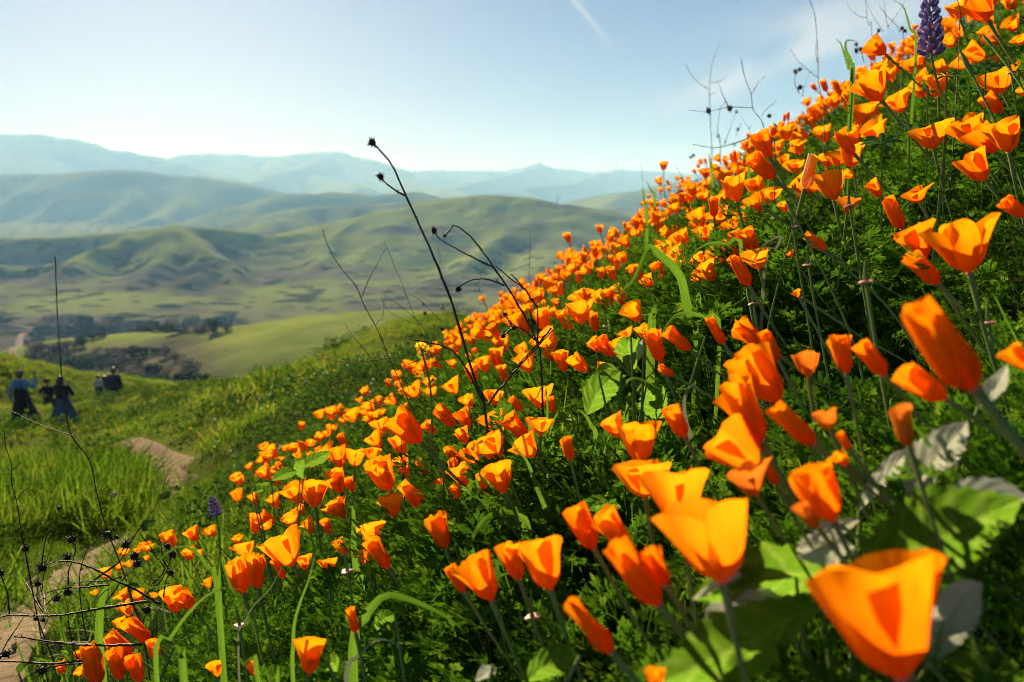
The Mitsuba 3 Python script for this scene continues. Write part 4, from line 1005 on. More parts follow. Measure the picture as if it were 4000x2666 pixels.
LANDMARKS = [((1750, 1450), 'around the foot of the tall dark dead stalk'), ((2080, 1230), 'behind the two seed heads left of the slope crest'), ((2550, 1080), 'under the big folded grass blade'), ((2900, 1080), 'right of the big folded grass blade'),
             ((2450, 1400), 'near the drooping dark toothed leaf'), ((2150, 1600), 'left of the lit green toothed leaf'), ((2600, 1620), 'near the pale bent grass blade right of the toothed leaf'), ((2780, 1000), 'around the pale striped petal'),
             ((3050, 700), 'below the round seed heads on the skyline'), ((3620, 120), 'around the tall purple flower spike'), ((3380, 330), 'left of the purple flower spike stem'), ((3850, 400), 'right of the purple flower spike stem'), ((3750, 620), 'under the purple flower spike'),
             ((3450, 850), 'beside the small shaded gap on the upper slope'), ((3850, 1000), 'at the right edge, halfway up'), ((3350, 1400), 'in the dark hollow of the right slope'), ((3750, 1450), 'above the pale woolly leaves'), ((2950, 1750), 'left of the pale woolly leaves'),
             ((2600, 1900), 'above the green broad leaves'), ((3400, 2350), 'in front of the green broad leaves'), ((2250, 2150), 'by the arched grass blade at the lower middle'), ((1900, 2200), 'behind the crossing grass blades at the lower middle'),
             ((1550, 1850), 'below the foot of the dead stalk'), ((1350, 2050), 'by the hooked upright grass blade'), ((1050, 2150), 'above the long arched blade at lower left'), ((700, 2000), 'by the small purple flower near the path'), ((550, 2250), 'among the dead stems beside the path'),
             ((400, 2520), 'in the lower corner beside the dirt'), ((1250, 2600), 'at the bottom edge by the folded blade'), ((1100, 1750), 'at the lower border of the poppy slope'), ((1300, 1600), 'in the small far drift above the path'), ((2350, 880), 'on the skyline beside the far hills'), ((2750, 640), 'on the skyline left of the seed heads')]
LM = np.array([l[0] for l in LANDMARKS], float)
N_THING, N_FULL = 300, 215
built = []
mass = {'': [], 'd': [], 'g': [], 'x': [], 'p': []}
mass_stem, mass_uv = [], {k: [] for k in mass}
for i, (b, m_, w, n, tone, D) in enumerate(specs):
    base = at(b, D)
    dx, dy = (m_[0] - b[0]), -(m_[1] - b[1])
    nn = math.hypot(dx, dy) or 1
    lean = (rngp.normal(-.10, .2) if w / n > .55 else rngp.normal(0, .2)) * (.45 if n > 55 else 1)
    ray = base / np.linalg.norm(base)
    side = dx / nn * RT + dy / nn * UP
    side = side - ray * (side @ ray); side /= np.linalg.norm(side)
    axis = side * math.cos(lean) + ray * math.sin(lean)
    L = n * D / F / max(math.cos(lean), .8)
    W = w * D / F
    res = (14, 17) if n > 70 else (11, 13) if n > 35 else (6, 8)
    petals = blossom(L, W, 1000 + i, *res)
    Rm = frame_z(axis, rngp.uniform(0, 6.28))
    C = stem_curve(base, axis, D, 10 if i < N_FULL else 5)
    rs = np.interp(np.linspace(0, 1, len(C)), [0, .06, .3, 1], [.0030, .0019, .0014, .0016]) * np.clip(L / .042, .6, 1.2)
    st = tube(C, rs, 6 if i < N_FULL else 3)
    if i < N_THING:
        built.append((i, b, m_, w / n, n, tone))
        t = thing('poppy')
        if i < N_FULL:
            M = xform(Rm, base)
            for P, f_, uv in petals:
                part(t, 'petal', (P, f_), TONE[tone], smooth=True, uv=uv, to_world=M)
            part(t, 'receptacle', receptacle_mesh(L * .085), 'rim_pink', smooth=True, to_world=M)
        else:
            P, f_ = join([(p[0], p[1]) for p in petals])
            part(t, 'blossom', (P, f_), TONE[tone], smooth=True, uv=np.vstack([p[2] for p in petals]), to_world=xform(Rm, base))
        part(t, 'stem', st, 'stem_green', smooth=True)
        built[-1] += (t,)
    else:
        for P, f_, uv in petals:
            mass[tone].append((P @ Rm.T + base, f_)); mass_uv[tone].append(uv)
        mass_stem.append(st)
for k, name in (('', 'orange_blossoms'), ('d', 'deep_orange_blossoms'), ('g', 'golden_blossoms')):
    if mass[k]:
        part('poppy_drift', name, join(mass[k]), TONE[k], smooth=True, uv=np.vstack(mass_uv[k]))
part('poppy_drift', 'stems', join(mass_stem), 'stem_green')
labels['poppy_drift'] = {'kind': 'stuff', 'label': 'countless small far poppies thinning out along the crest', 'category': 'poppies'}
for k in list(scene):
    if k.startswith('poppy_drift__'):
        labels[k] = {'kind': 'stuff'}
# a label for each: its state, then its place among its like near the nearest landmark
cells = {}
for rec in built:
    i, b, m_, r, n, tone, t = rec
    state = 'withered' if tone == 'x' else 'pale striped' if tone == 'p' else 'furled' if r < .56 else 'half open' if r < 1.0 else 'wide open'
    k = int(np.argmin(np.hypot(LM[:, 0] - (b[0] + m_[0]) / 2, LM[:, 1] - (b[1] + m_[1]) / 2)))
    cells.setdefault((k, state), []).append((b[0], t, n))
for (k, state), L in cells.items():
    L.sort()
    for j, (_, t, n) in enumerate(L):
        lead = '' if len(L) == 1 else ('leftmost ' if j == 0 else 'rightmost ' if j == len(L) - 1 else ORD[j] + ' ')
        lab = f'{lead}{state} orange poppy' + (' from the left' if lead and j and j < len(L) - 1 else '') + ' ' + LANDMARKS[k][1]
        labels[t] = {'label': ' '.join(lab.split()[:16]), 'category': 'poppy', 'group': 'orange poppies of the slope'}
print('poppies', len(specs), [round(s[5], 2) for s in specs[:12]])

# ------------------------------------------------------------------ spent poppies: pink rims without petals
SPENT = [('E', 740, 270, 'spent poppy with pink rim and bent yellow tip in the dark hollow'), ('I', 730, 900, 'spent pink poppy rim at the lower middle, the largest of its kind'), ('R', 212, 985, 'spent pink poppy rim left of the upright hooked blade'), ('C', 1560, 1015, 'spent pink poppy rim on a stout stem below the pale striped petal'),
         ('O', 1680, 840, 'spent poppy with white rim under a slim seed pod'), ('C', 1720, 1400, 'spent pink poppy rim low on the upper right slope'), ('J', 1390, 885, 'spent poppy rim with a yellow scrap above the tall thin blade'), ('C', 2140, 800, 'spent pink poppy rim in front of a withered poppy'),
         ('A', 2220, 745, 'spent poppy rim right of the purple flower spike'), ('L', 95, 985, 'spent pink poppy rim at lower left'), ('H', 620, 765, 'pair of blurred pink poppy rims above the woolly leaf'), ('H', 385, 1110, 'blurred pink poppy rim left of the woolly leaf'), ('O', 180, 1070, 'spent pink poppy rim on the middle slope'),
         ('E', 1990, 690, 'blurred pink poppy rim near the right edge')]
for k, (tl, x, y, lab) in enumerate(SPENT):
    p = px(tl, x, y)
    D = settle(p, .9 if tl in 'CJOA' else .62, .05, .26)
    base = at(p, D)
    axis = RT * -.15 + UP; axis /= np.linalg.norm(axis)
    t = thing('spent_poppy', lab, 'spent poppy', 'petal-less poppies')
    R_ = .0062
    a = np.linspace(0, 2 * np.pi, 25)
    r = R_ * np.array([.35, .8, 1.0, .8, .35])[:, None] * (1 + .08 * np.sin(3 * a))
    z = R_ * np.array([.12, .16, .0, -.12, -.14])[:, None] + .1 * R_ * np.sin(2 * a)
    M = xform(frame_z(axis, k), base)
    part(t, 'rim', (np.stack([r * np.cos(a), r * np.sin(a), z], -1).reshape(-1, 3), grid_faces(5, 25)), 'rim_pale', smooth=True, to_world=M)
    part(t, 'pod', tube(np.array([[0, 0, -.003], [0, 0, .004], [.001, 0, .012], [.003, 0, .020]]), [.0016, .0018, .0012, .0004], 6), 'stem_green', smooth=True, to_world=M)
    part(t, 'stem', tube(stem_curve(base, axis, D), np.linspace(.0015, .0011, 10), 6), 'stem_green', smooth=True)

for k, (tl, x0, y0, x1, y1, lab) in enumerate((('C', 1450, 950, 1230, 790, 'slim dark seed pod pointing left below the pale striped petal'), ('C', 1600, 950, 1480, 720, 'slim dark seed pod standing over a pink rim'), ('J', 470, 650, 340, 465, 'slim brown seed pod in front of a cupped poppy near the dead stalk'),
                                              ('K', 2075, 760, 2005, 570, 'grey green seed pod right of the biggest rounded poppy'), ('A', 2030, 480, 1920, 350, 'seed pod at the top right under the largest poppy there'), ('R', 790, 1140, 690, 1000, 'slim shaded seed pod left of a half open poppy at the bottom'),
                                              ('A', 1830, 780, 1690, 500, 'green seed pod crossing the wide open poppy right of the purple spike'), ('O', 1640, 830, 1610, 670, 'slim seed pod right of the pale bent blade'))):
    b = px(tl, x0, y0); D = settle(b, .95, .12, .4)
    base, tip = at(b, D), at(px(tl, x1, y1), D * 1.02)
    t = thing('seed_pod', lab, 'seed pod', 'green seed pods')
    u = np.linspace(0, 1, 12)
    C = base + (tip - base) * u[:, None]
    part(t, 'pod', tube(C, .07 * np.linalg.norm(tip - base) * np.sin(np.pi * np.clip(.12 + .88 * u, 0, .99)) ** .8, 8), 'stem_green', smooth=True)
    ax = (tip - base) / np.linalg.norm(tip - base)
    part(t, 'stem', tube(stem_curve(base, ax, D), .0013, 6), 'stem_green', smooth=True)

# ------------------------------------------------------------------ broad grass blades
def blade(pts, tl, D, w, twist=.32, root=True, dd=0.0):
    """A strap leaf along surveyed points; w is its width in tile pixels where broadest."""
    k = len(pts)
    P = np.array([at(px(tl, *q), D * (1 + dd * (j / (k - 1) - .5))) for j, q in enumerate(pts)])
    if root:
        e = P[0] if root == 'first' else P[-1]
        g = np.array([e[0], e[1], float(ground(e[0], e[1])) - .01])
        if .02 < e[2] - g[2] < .6:
            P = np.vstack([g, P]) if root == 'first' else np.vstack([P, g])
    C = spline(P, 34)
    t = np.gradient(C, axis=0); t /= np.linalg.norm(t, axis=1, keepdims=True)
    e = C / np.linalg.norm(C, axis=1, keepdims=True)
    s = np.cross(t, e); s /= np.linalg.norm(s, axis=1, keepdims=True) + 1e-9
    nrm = np.cross(s, t)
    u = np.linspace(0, 1, 34)
    if root == 'first':
        u = 1 - u
    Wd = .92 * w / TILE[tl][2] * D / F * np.clip(np.interp(u, [0, .12, .35, .7, 1], [.04, .42, .95, 1, .72]), 0, 1) * .5
    a = twist * np.sin(u * 2.6 + .6)
    sd = s * np.cos(a)[:, None] + nrm * np.sin(a)[:, None]
    up = np.cross(t, sd)
    v = np.array([-1, -.5, 0, .5, 1])
    X = C[:, None] + sd[:, None] * (v[None, :, None] * Wd[:, None, None]) + up[:, None] * ((np.abs(v)[None, :, None] - .5) * .22 * Wd[:, None, None])
    uv = np.stack([np.broadcast_to((v + 1) / 2, (34, 5)), np.broadcast_to(u[:, None], (34, 5))], -1).reshape(-1, 2)
    return (X.reshape(-1, 3), grid_faces(34, 5)), uv


BLADES = [
    ('O', [(275, 850), (330, 720), (450, 610), (540, 430), (600, 290), (632, 256), (720, 340), (850, 450), (930, 560), (960, 650), (1000, 850), (1060, 1010), (1110, 1190)], 1.1, 105, 'blade_green', 'big pale green grass blade folded sharply over in the middle of the slope'),
    ('O', [(950, 560), (1000, 430), (1100, 300), (1230, 225), (1410, 235), (1560, 330)], 1.08, 52, 'blade_green', 'arched bright grass blade just right of the big folded blade'),
    ('O', [(1640, 510), (1700, 370), (1790, 240), (1960, 150), (1900, 300), (1800, 420)], 1.06, 40, 'blade_grey', 'pale grey bent grass blade right of the arched blade'),
    ('O', [(650, 1480), (690, 1330), (740, 1170), (830, 1020), (920, 945), (1050, 940), (1200, 985), (1330, 1080)], 1.0, 50, 'blade_green', 'long curved grass blade above the drooping toothed leaf'),
    ('O', [(800, 880), (740, 855), (680, 870), (660, 950), (640, 1090)], 1.12, 110, 'blade_green', 'short broad upright grass blade below the big fold'),
    ('O', [(1180, 740), (1130, 700), (1110, 780), (1120, 890)], 1.1, 70, 'blade_green', 'small blunt grass blade behind the folded blade'),
    ('R', [(820, 920), (870, 810), (940, 710), (1050, 665), (1110, 680), (1150, 780), (1170, 1000), (1220, 1180)], .78, 72, 'blade_green', 'broad grass blade arching over at the lower middle'),
    ('R', [(1060, 300), (1150, 400), (1200, 530), (1250, 650), (1285, 760)], .82, 36, 'blade_green', 'tall thin straight grass blade at the lower middle'),
    ('R', [(830, 1310), (780, 1260), (670, 1190), (530, 1130), (420, 1110), (360, 1150), (310, 1220), (240, 1430)], .66, 62, 'blade_green', 'long drooping grass blade at the bottom middle'),
    ('R', [(500, 1390), (430, 1350), (360, 1350), (270, 1430), (200, 1600)], .64, 34, 'blade_grey', 'grey arched grass blade at the bottom below the drooping blade'),
    ('R', [(212, 730), (206, 660), (235, 645), (245, 720), (243, 850), (262, 1000), (285, 1100)], .9, 46, 'blade_green', 'upright grass blade with its tip hooked over'),
    ('M', [(2500, 640), (2352, 605), (2250, 615), (2100, 690), (1960, 820), (1830, 980), (1720, 1150), (1590, 1350)], .72, 62, 'blade_green', 'long slanting grass blade at the lower left'),
    ('M', [(1780, 560), (1530, 605), (1400, 570), (1200, 560), (1110, 580), (1060, 650), (1020, 850), (1010, 1100), (1030, 1360)], .95, 96, 'blade_green', 'wide upright grass blade bent over flat at lower left'),
    ('M', [(1450, 530), (1560, 400), (1680, 270), (1800, 195), (1900, 185), (2030, 260), (2120, 420), (2210, 600)], .95, 62, 'blade_green', 'grass blade arching above the pair of rounded poppies'),
    ('M', [(1690, 1270), (1720, 1215), (1800, 1200), (1850, 1330), (1880, 1600)], .55, 165, 'blade_green', 'close blurred grass blade folded over at the bottom left'),
    ('L', [(870, 230), (800, 520), (730, 700), (655, 950), (640, 1200), (640, 1600)], .68, 52, 'blade_green', 'narrow upright grass blade left of the lower middle'),
    ('L', [(0, 1330), (80, 1315), (150, 1420), (290, 1600)], .52, 110, 'blade_green', 'blurred folded grass blade at the bottom edge'),
    ('L', [(300, 1460), (400, 1430), (460, 1500), (480, 1600)], .52, 100, 'blade_green', 'second blurred folded grass blade at the bottom edge'),
    ('J', [(1150, 270), (1000, 380), (930, 500), (930, 600), (990, 790), (1010, 880)], .98, 56, 'blade_green', 'hooked grass blade left of the lit toothed leaf'),
    ('J', [(1160, 330), (1260, 400), (1330, 520), (1380, 700)], 1.0, 60, 'blade_green', 'shaded grass blade under the lit toothed leaf'),
    ('J', [(2060, 160), (1880, 60), (1760, 30), (1680, 80), (1610, 200), (1640, 350), (1650, 560)], .95, 62, 'blade_green', 'grass blade bent over right of the lit toothed leaf'),
    ('J', [(2000, -60), (1880, 50), (1780, 190), (1700, 330)], .97, 42, 'blade_green', 'thin slanting grass blade crossing the bent one'),
    ('G', [(350, 160), (290, 100), (215, 155), (190, 300), (210, 500), (280, 700), (330, 970)], .8, 70, 'blade_grey', 'silvery folded grass blade hanging beside a furled poppy'),
    ('A', [(425, 400), (480, 445), (520, 560), (560, 700), (590, 880)], 1.7, 46, 'blade_green', 'tall grass blade on the skyline with a white tip'),
    ('A', [(650, 425), (540, 415), (535, 520), (585, 640), (600, 880)], 1.7, 62, 'blade_green', 'broad bent grass blade on the skyline'),
    ('A', [(1010, 0), (1110, 60), (1150, 150), (1190, 300), (1250, 560)], 1.6, 36, 'blade_green', 'thin arched grass blade at the top left of the purple spike'),
    ('R', [(890, 1070), (1020, 1010), (1150, 970), (1240, 960)], .7, 32, 'blade_green', 'short level grass blade crossing an open poppy'),
    ('J', [(70, 1200), (200, 1160), (330, 1165), (470, 1190), (600, 1220), (720, 1260)], .95, 32, 'blade_green', 'thin level grass blade below the cupped poppies'),
    ('J', [(570, 420), (650, 310), (760, 250), (880, 235)], .95, 24, 'blade_green', 'thin curved grass blade across an open poppy'),
    ('L', [(560, 330), (400, 620), (240, 780), (150, 960), (80, 1300)], .74, 30, 'blade_grey', 'thin grey arching grass blade left of the lower middle'),
    ('L', [(320, 1380), (250, 1050), (130, 780), (0, 600), (-120, 520)], .7, 60, 'blade_green', 'dark green grass blade under the big rounded poppy'),
    ('C', [(700, 250), (720, 380), (740, 520)], 2.6, 40, 'blade_green', 'upright grass blade in the far clump on the crest'),
    ('C', [(1000, 230), (1060, 300), (1110, 420)], 2.4, 40, 'blade_green', 'leaning grass blade in the far clump on the crest'),
    ('C', [(20, 580), (40, 720), (70, 980)], 2.6, 40, 'blade_green', 'tall pale grass blade left on the far crest'),
    ('C', [(60, 530), (110, 640), (150, 780)], 2.6, 34, 'blade_green', 'second tall pale grass blade left on the far crest'),
]
for tl, pts, D, w, mat_, lab in BLADES:
    mesh, uv = blade(pts, tl, D, w, dd=.08, root='last')
    t = thing('grass_blade', lab, 'grass blade')
    put(t, mesh, mat_, smooth=True, uv=uv)


# ------------------------------------------------------------------ broad toothed leaves
def leaf_mesh(pts, tl, D, w, tilt, seed, dd=.1, teeth=11):
    k = len(pts)
    P = np.array([at(px(tl, *q), D * (1 + dd * (j / (k - 1) - .5))) for j, q in enumerate(pts)])
    n, m = 36, 15
    C = spline(P, n)
    t = np.gradient(C, axis=0); t /= np.linalg.norm(t, axis=1, keepdims=True)
    e = C / np.linalg.norm(C, axis=1, keepdims=True)
    s = np.cross(t, e); s /= np.linalg.norm(s, axis=1, keepdims=True)
    nr = np.cross(s, t)
    c, d = math.cos(.45 * tilt), math.sin(.45 * tilt) * (-1 if tl == 'S' and pts[0][1] > 1100 else 1)
    s, nr = s * c + nr * d, nr * c - s * d
    u = np.linspace(0, 1, n)[:, None]; v = np.linspace(-1, 1, m)[None]
    prof = (4 * u * (1 - u)) ** .95 * (1.12 - .3 * np.abs(u - .45)) + .015
    saw = 1 - .20 * ((u * teeth) % 1) * np.clip(np.abs(v) * 3 - 2, 0, 1)
    Wd = 1.25 * w / TILE[tl][2] * D / F * .5 * prof * saw
    g = np.random.default_rng(seed); ph = g.uniform(0, 6.28, 3)
    lift = .42 * np.abs(v) * Wd + .10 * Wd * np.sin(9 * u + ph[0]) * np.abs(v) ** 1.5 * np.sign(v + .01) + .05 * Wd * np.sin(17 * u + 3 * v + ph[1]) - .05 * Wd * np.abs(np.sin(np.pi * (6 * u + 2 * np.abs(v))))
    X = C[:, None] + s[:, None] * (v * Wd)[..., None] + nr[:, None] * lift[..., None]
    uv = np.stack([(v + 1) / 2 + 0 * u, u + 0 * v], -1).reshape(-1, 2)
    return (X.reshape(-1, 3), grid_faces(n, m)), uv, P


PLANTS = [
    ('broad leaved plant with woolly white leaf undersides at the lower right', [
        ('F', [(1770, 385), (1640, 540), (1480, 700), (1300, 950), (1280, 1320)], .46, 330, .5, 'leaf_woolly', 'white woolly leaf standing upright'), ('F', [(1270, 690), (1120, 740), (950, 930), (800, 1090), (670, 1290)], .50, 160, .6, 'leaf_woolly', 'narrow white woolly leaf'),
        ('S', [(1740, 800), (1600, 790), (1480, 830), (1370, 860), (1260, 890)], .42, 150, .9, 'leaf_woolly', 'white woolly leaf edge at the right'), ('S', [(1700, 800), (1500, 900), (1300, 990), (1130, 1020), (1020, 1010)], .41, 300, .75, 'leaf_broad', 'dark green cupped leaf'),
        ('S', [(330, 1218), (480, 1160), (640, 1120), (830, 1120), (1020, 1140)], .44, 190, .7, 'leaf_broad', 'long green toothed leaf'), ('S', [(325, 1222), (440, 1165), (560, 1110), (640, 1075), (700, 1065)], .437, 60, 1.0, 'leaf_woolly', 'white turned-up leaf margin'),
        ('S', [(130, 1600), (360, 1500), (560, 1400), (740, 1300), (870, 1250)], .40, 235, .6, 'leaf_broad', 'bright green toothed leaf at the bottom'), ('S', [(345, 1460), (440, 1370), (560, 1290), (660, 1240), (700, 1220)], .43, 190, 1.0, 'leaf_woolly', 'grey shaded woolly leaf'),
        ('S', [(820, 975), (880, 940), (950, 910), (1025, 888)], .47, 60, .5, 'leaf_woolly', 'small white leaf'), ('S', [(770, 1050), (850, 1010), (930, 985), (1005, 1000)], .46, 130, .9, 'leaf_woolly', 'white folded leaf'),
        ('S', [(1535, 1155), (1460, 1210), (1380, 1330), (1310, 1500)], .39, 140, .7, 'leaf_woolly', 'white woolly leaf behind the nearest poppy'), ('S', [(1640, 240), (1600, 320), (1555, 380), (1520, 420)], .48, 60, .5, 'leaf_woolly', 'slim white leaf at the right')]),
    ('green toothed leaf plant lit from behind right of the slope middle', [
        ('J', [(1640, -40), (1510, 60), (1400, 190), (1330, 330), (1290, 410)], 1.0, 250, .35, 'leaf_broad', None), ('J', [(1900, 80), (1960, 230), (2030, 350), (2120, 470)], 1.02, 250, .3, 'leaf_broad', None), ('J', [(1130, 390), (1080, 440), (1010, 480)], 1.0, 110, .5, 'leaf_broad', None), ('R', [(1440, 650), (1510, 630), (1580, 625), (1660, 640)], .78, 85, .9, 'leaf_broad', None)]),
    ('dark drooping toothed leaf plant with pale margin among poppies', [
        ('O', [(430, 1180), (400, 1260), (430, 1380), (475, 1530)], 1.02, 210, .5, 'leaf_broad', None), ('O', [(560, 1190), (535, 1270), (515, 1370), (500, 1440)], 1.0, 60, .8, 'leaf_woolly', None), ('O', [(1190, 1175), (1100, 1190), (1030, 1215)], 1.03, 70, .6, 'leaf_broad', None), ('O', [(100, 1568), (200, 1500), (320, 1540)], 1.0, 120, .8, 'leaf_broad', None)]),
    ('low toothed leaf plant at the bottom middle', [
        ('L', [(1680, 870), (1600, 900), (1530, 960), (1500, 1040)], .72, 130, .6, 'leaf_broad', None), ('L', [(980, 1340), (1050, 1380), (1090, 1460)], .66, 150, .6, 'leaf_broad', None), ('I', [(1220, 1300), (1050, 1330), (850, 1420), (640, 1580)], .5, 270, .5, 'leaf_broad', None), ('I', [(330, 1400), (260, 1470), (150, 1560)], .5, 120, .8, 'leaf_woolly', None)]),
    ('light green leafy plant among the poppies at middle left', [
        ('K', [(1020, 780), (900, 850), (800, 900), (720, 950)], 1.5, 120, .7, 'leaf_broad', None), ('K', [(680, 980), (580, 1000), (500, 1040), (420, 1080)], 1.45, 110, .7, 'leaf_broad', None), ('K', [(740, 860), (710, 920), (720, 1000), (745, 1060)], 1.45, 90, .4, 'leaf_broad', None), ('K', [(400, 1090), (320, 1100), (240, 1110)], 1.45, 70, .8, 'leaf_broad', None), ('K', [(330, 1160), (280, 1180), (220, 1190)], 1.45, 70, .8, 'leaf_broad', None)]),
    ('tuft of small green leaves on the dirt side at lower left', [
        ('M', [(1790, 1180), (1700, 1120), (1620, 1090)], .9, 60, .7, 'leaf_broad', None), ('M', [(540, 1340), (420, 1320), (330, 1310)], 1.3, 50, .7, 'leaf_broad', None), ('M', [(740, 1260), (680, 1240), (620, 1250)], 1.3, 60, .7, 'leaf_broad', None), ('M', [(190, 1480), (220, 1400), (300, 1370)], 1.2, 60, .7, 'leaf_broad', None)])]
for k, (lab, leaves) in enumerate(PLANTS):
    t = thing('broad_leaf_plant', lab, 'plant')
    roots = []
    for j, (tl, pts, D, w, tilt, m_, ll) in enumerate(leaves):
        mesh, uv, P = leaf_mesh(pts, tl, D, w, tilt, 50 * k + j)
        part(t, 'leaf', mesh, m_, smooth=True, uv=uv, label=ll)
        roots.append(P[-1] if k in (0, 4) else P[0])
    c = np.mean(roots, 0); gz = float(ground(c[0], c[1]))
    part(t, 'stem', join([tube(spline([r, .5 * (r + [c[0], c[1], gz]) + [0, 0, -.01], [c[0], c[1], gz - .01]], 8), np.linspace(.0012, .003, 8), 6) for r in roots]), 'stem_green', smooth=True)

# ------------------------------------------------------------------ dead stalks
def seed_head(c, r, seed, n=26):
    g = np.random.default_rng(seed)
    s = trimesh.creation.icosphere(1, r * .55)
    parts = [(s.vertices + c, s.faces)]
    for _ in range(n):
        d = g.normal(size=3); d /= np.linalg.norm(d)
        L = r * g.uniform(.75, 1.25)
        q = np.cross(d, g.normal(size=3)); q /= np.linalg.norm(q)
        parts.append((np.array([c + d * r * .3 + q * r * .16, c + d * r * .3 - q * r * .16, c + d * L, c + d * r * .35 + np.cross(d, q) * r * .16]), [[0, 1, 2], [1, 3, 2], [3, 0, 2]]))
    return join(parts)


def stalk(lab, tl, D, r, lines, heads=(), mat_='stalk_dark', hm='seed_black', root=True, knots=7, dd=.06, cat='dead stalk'):
    """lines[0] runs from its tip to its foot, the others are its branches (tip first)."""
    t = thing('dead_stalk', lab, cat, 'dead stalks standing over the poppies')
    g = np.random.default_rng(abs(hash_(lab)) % 9999)
    for j, pts in enumerate(lines):
        k = len(pts)
        off_ = g.uniform(-dd, dd)
        P = np.array([at(px(tl, *q), D * (1 + (off_ * (1 - i / (k - 1)) if j else dd * (i / (k - 1) - .5)))) for i, q in enumerate(pts)])
        if j == 0 and root:
            e = P[-1]; gz = float(ground(e[0], e[1]))
            if e[2] - gz > .01:
                P = np.vstack([P, [e[0] + .01, e[1], gz - .01]])
        n = 6 + 4 * len(P)
        C = spline(P, n)
        jit = g.normal(size=C.shape) * r * .12
        jit[0] = jit[-1] = 0
        rad = r * np.linspace(.45, 1.0, n) * (1 if j == 0 else .62)
        rad = rad * (1 + .25 * (g.uniform(size=n) > .8))
        mesh = [tube(C + jit, rad, 6)]
        for i in g.integers(1, n - 1, min(knots, n // 3)):     # bud scars
            d = g.normal(size=3); d /= np.linalg.norm(d)
            mesh.append(tube(np.array([C[i], C[i] + d * rad[i] * 2.0, C[i] + d * rad[i] * 3.0 + [0, 0, rad[i]]]), [rad[i] * .7, rad[i] * .5, rad[i] * .1], 4))
        part(t, 'stem' if j == 0 else 'branch', join(mesh), mat_, smooth=True)
    for j, (x, y, rr, *m_) in enumerate(heads):
        part(t, 'seed_head', seed_head(at(px(tl, x, y), D), rr, j + len(lab)), m_[0] if m_ else hm)
    return t


def hash_(s):
    h = 7
    for c in s:
        h = (h * 31 + ord(c)) % 1000003
    return h


stalk('tall black dead stalk with two seed heads rising over the valley view', 'V', 1.0, .0025, [[(862, 334), (885, 360), (905, 388), (935, 455), (960, 510), (1000, 600), (1040, 700), (1060, 770), (1090, 870), (1118, 975)], [(878, 413), (890, 424), (908, 438), (930, 450)],
      [(940, 780), (1020, 797), (1060, 830), (1112, 925)], [(1272, 758), (1200, 835), (1140, 905), (1120, 932)]], [(856, 328, .0078), (874, 406, .0068)], dd=.02)
stalk('dark branching dead stalk with drooping seed heads beside the tallest one', 'N', 1.04, .0021, [[(885, 140), (930, 90), (975, 40), (1080, 100), (1200, 220), (1310, 360), (1390, 480), (1480, 610), (1560, 730), (1690, 960), (1780, 1130), (1830, 1270), (1870, 1568)],
      [(785, 105), (830, 175), (1020, 290), (1200, 380), (1385, 472)], [(1030, 665), (1130, 610), (1230, 587), (1350, 600), (1490, 655)], [(1400, 450), (1560, 590), (1700, 690), (1760, 790), (1820, 870)], [(1555, 535), (1620, 600), (1690, 690)], [(1828, 855), (1830, 1000), (1830, 1250)],
      [(1745, 890), (1770, 1000), (1785, 1140)], [(1580, 1080), (1650, 1090), (1720, 1130), (1800, 1210)], [(1500, 955), (1540, 1020), (1580, 1080)], [(1480, 1165), (1530, 1120), (1580, 1085)], [(1530, 1568), (1700, 1390), (1830, 1250), (1970, 1090)]],
      [(772, 92, .0066), (880, 145, .0040), (1018, 690, .0068), (1495, 950, .0050), (1590, 1085, .0055), (1480, 1168, .0058), (1790, 1030, .005)], dd=.03)
stalk('thin brown twig leaning left of the tallest stalk, with many side twigs', 'P', 1.2, .0011, [[(410, 148), (430, 230), (500, 360), (560, 440), (615, 500), (650, 590), (690, 670), (740, 760), (800, 900), (870, 1060), (950, 1240), (1000, 1340)], [(795, 265), (740, 370), (690, 460), (645, 575)], [(780, 692), (755, 710), (732, 735)], [(622, 490), (605, 510)],
      [(755, 750), (765, 800), (780, 850)], [(310, 903), (430, 945), (560, 970), (700, 955), (830, 940)], [(545, 732), (590, 800), (640, 860), (710, 950), (860, 1180)]], mat_='stalk_brown')
stalk('very thin twig just left of the tallest stalk', 'P', 1.35, .0008, [[(785, 235), (820, 300), (850, 385), (890, 470), (920, 555), (970, 680), (1000, 760), (1040, 840), (1090, 960), (1150, 1100)], [(815, 490), (790, 570), (775, 690)], [(770, 530), (780, 610), (850, 680), (950, 720), (1020, 740)], [(785, 545), (880, 620), (1000, 720), (1060, 830)], [(925, 540), (1010, 590), (1080, 660), (1140, 720)]],
      [(1140, 628, .006, 'seed_tan'), (1025, 610, .005, 'seed_tan'), (1035, 665, .005, 'stalk_brown'), (1140, 765, .005)], mat_='stalk_brown')
stalk('tangled brown twigs lying left over the green bank', 'P', 1.15, .0009, [[(165, 1030), (270, 1075), (370, 1115), (460, 1140), (560, 1160), (700, 1175), (865, 1185)], [(370, 1105), (500, 1150), (640, 1190), (790, 1240)], [(560, 970), (545, 1050), (460, 1115)], [(1100, 690), (1080, 820), (1030, 1000), (990, 1180), (950, 1280)], [(820, 990), (900, 1070), (980, 1140), (1110, 1260), (1300, 1410)], [(700, 1140), (860, 1020), (1000, 950), (1120, 910)],
      [(860, 845), (880, 960), (940, 1150)], [(480, 1320), (560, 1360), (650, 1390), (655, 1460)]], mat_='stalk_brown', knots=9)
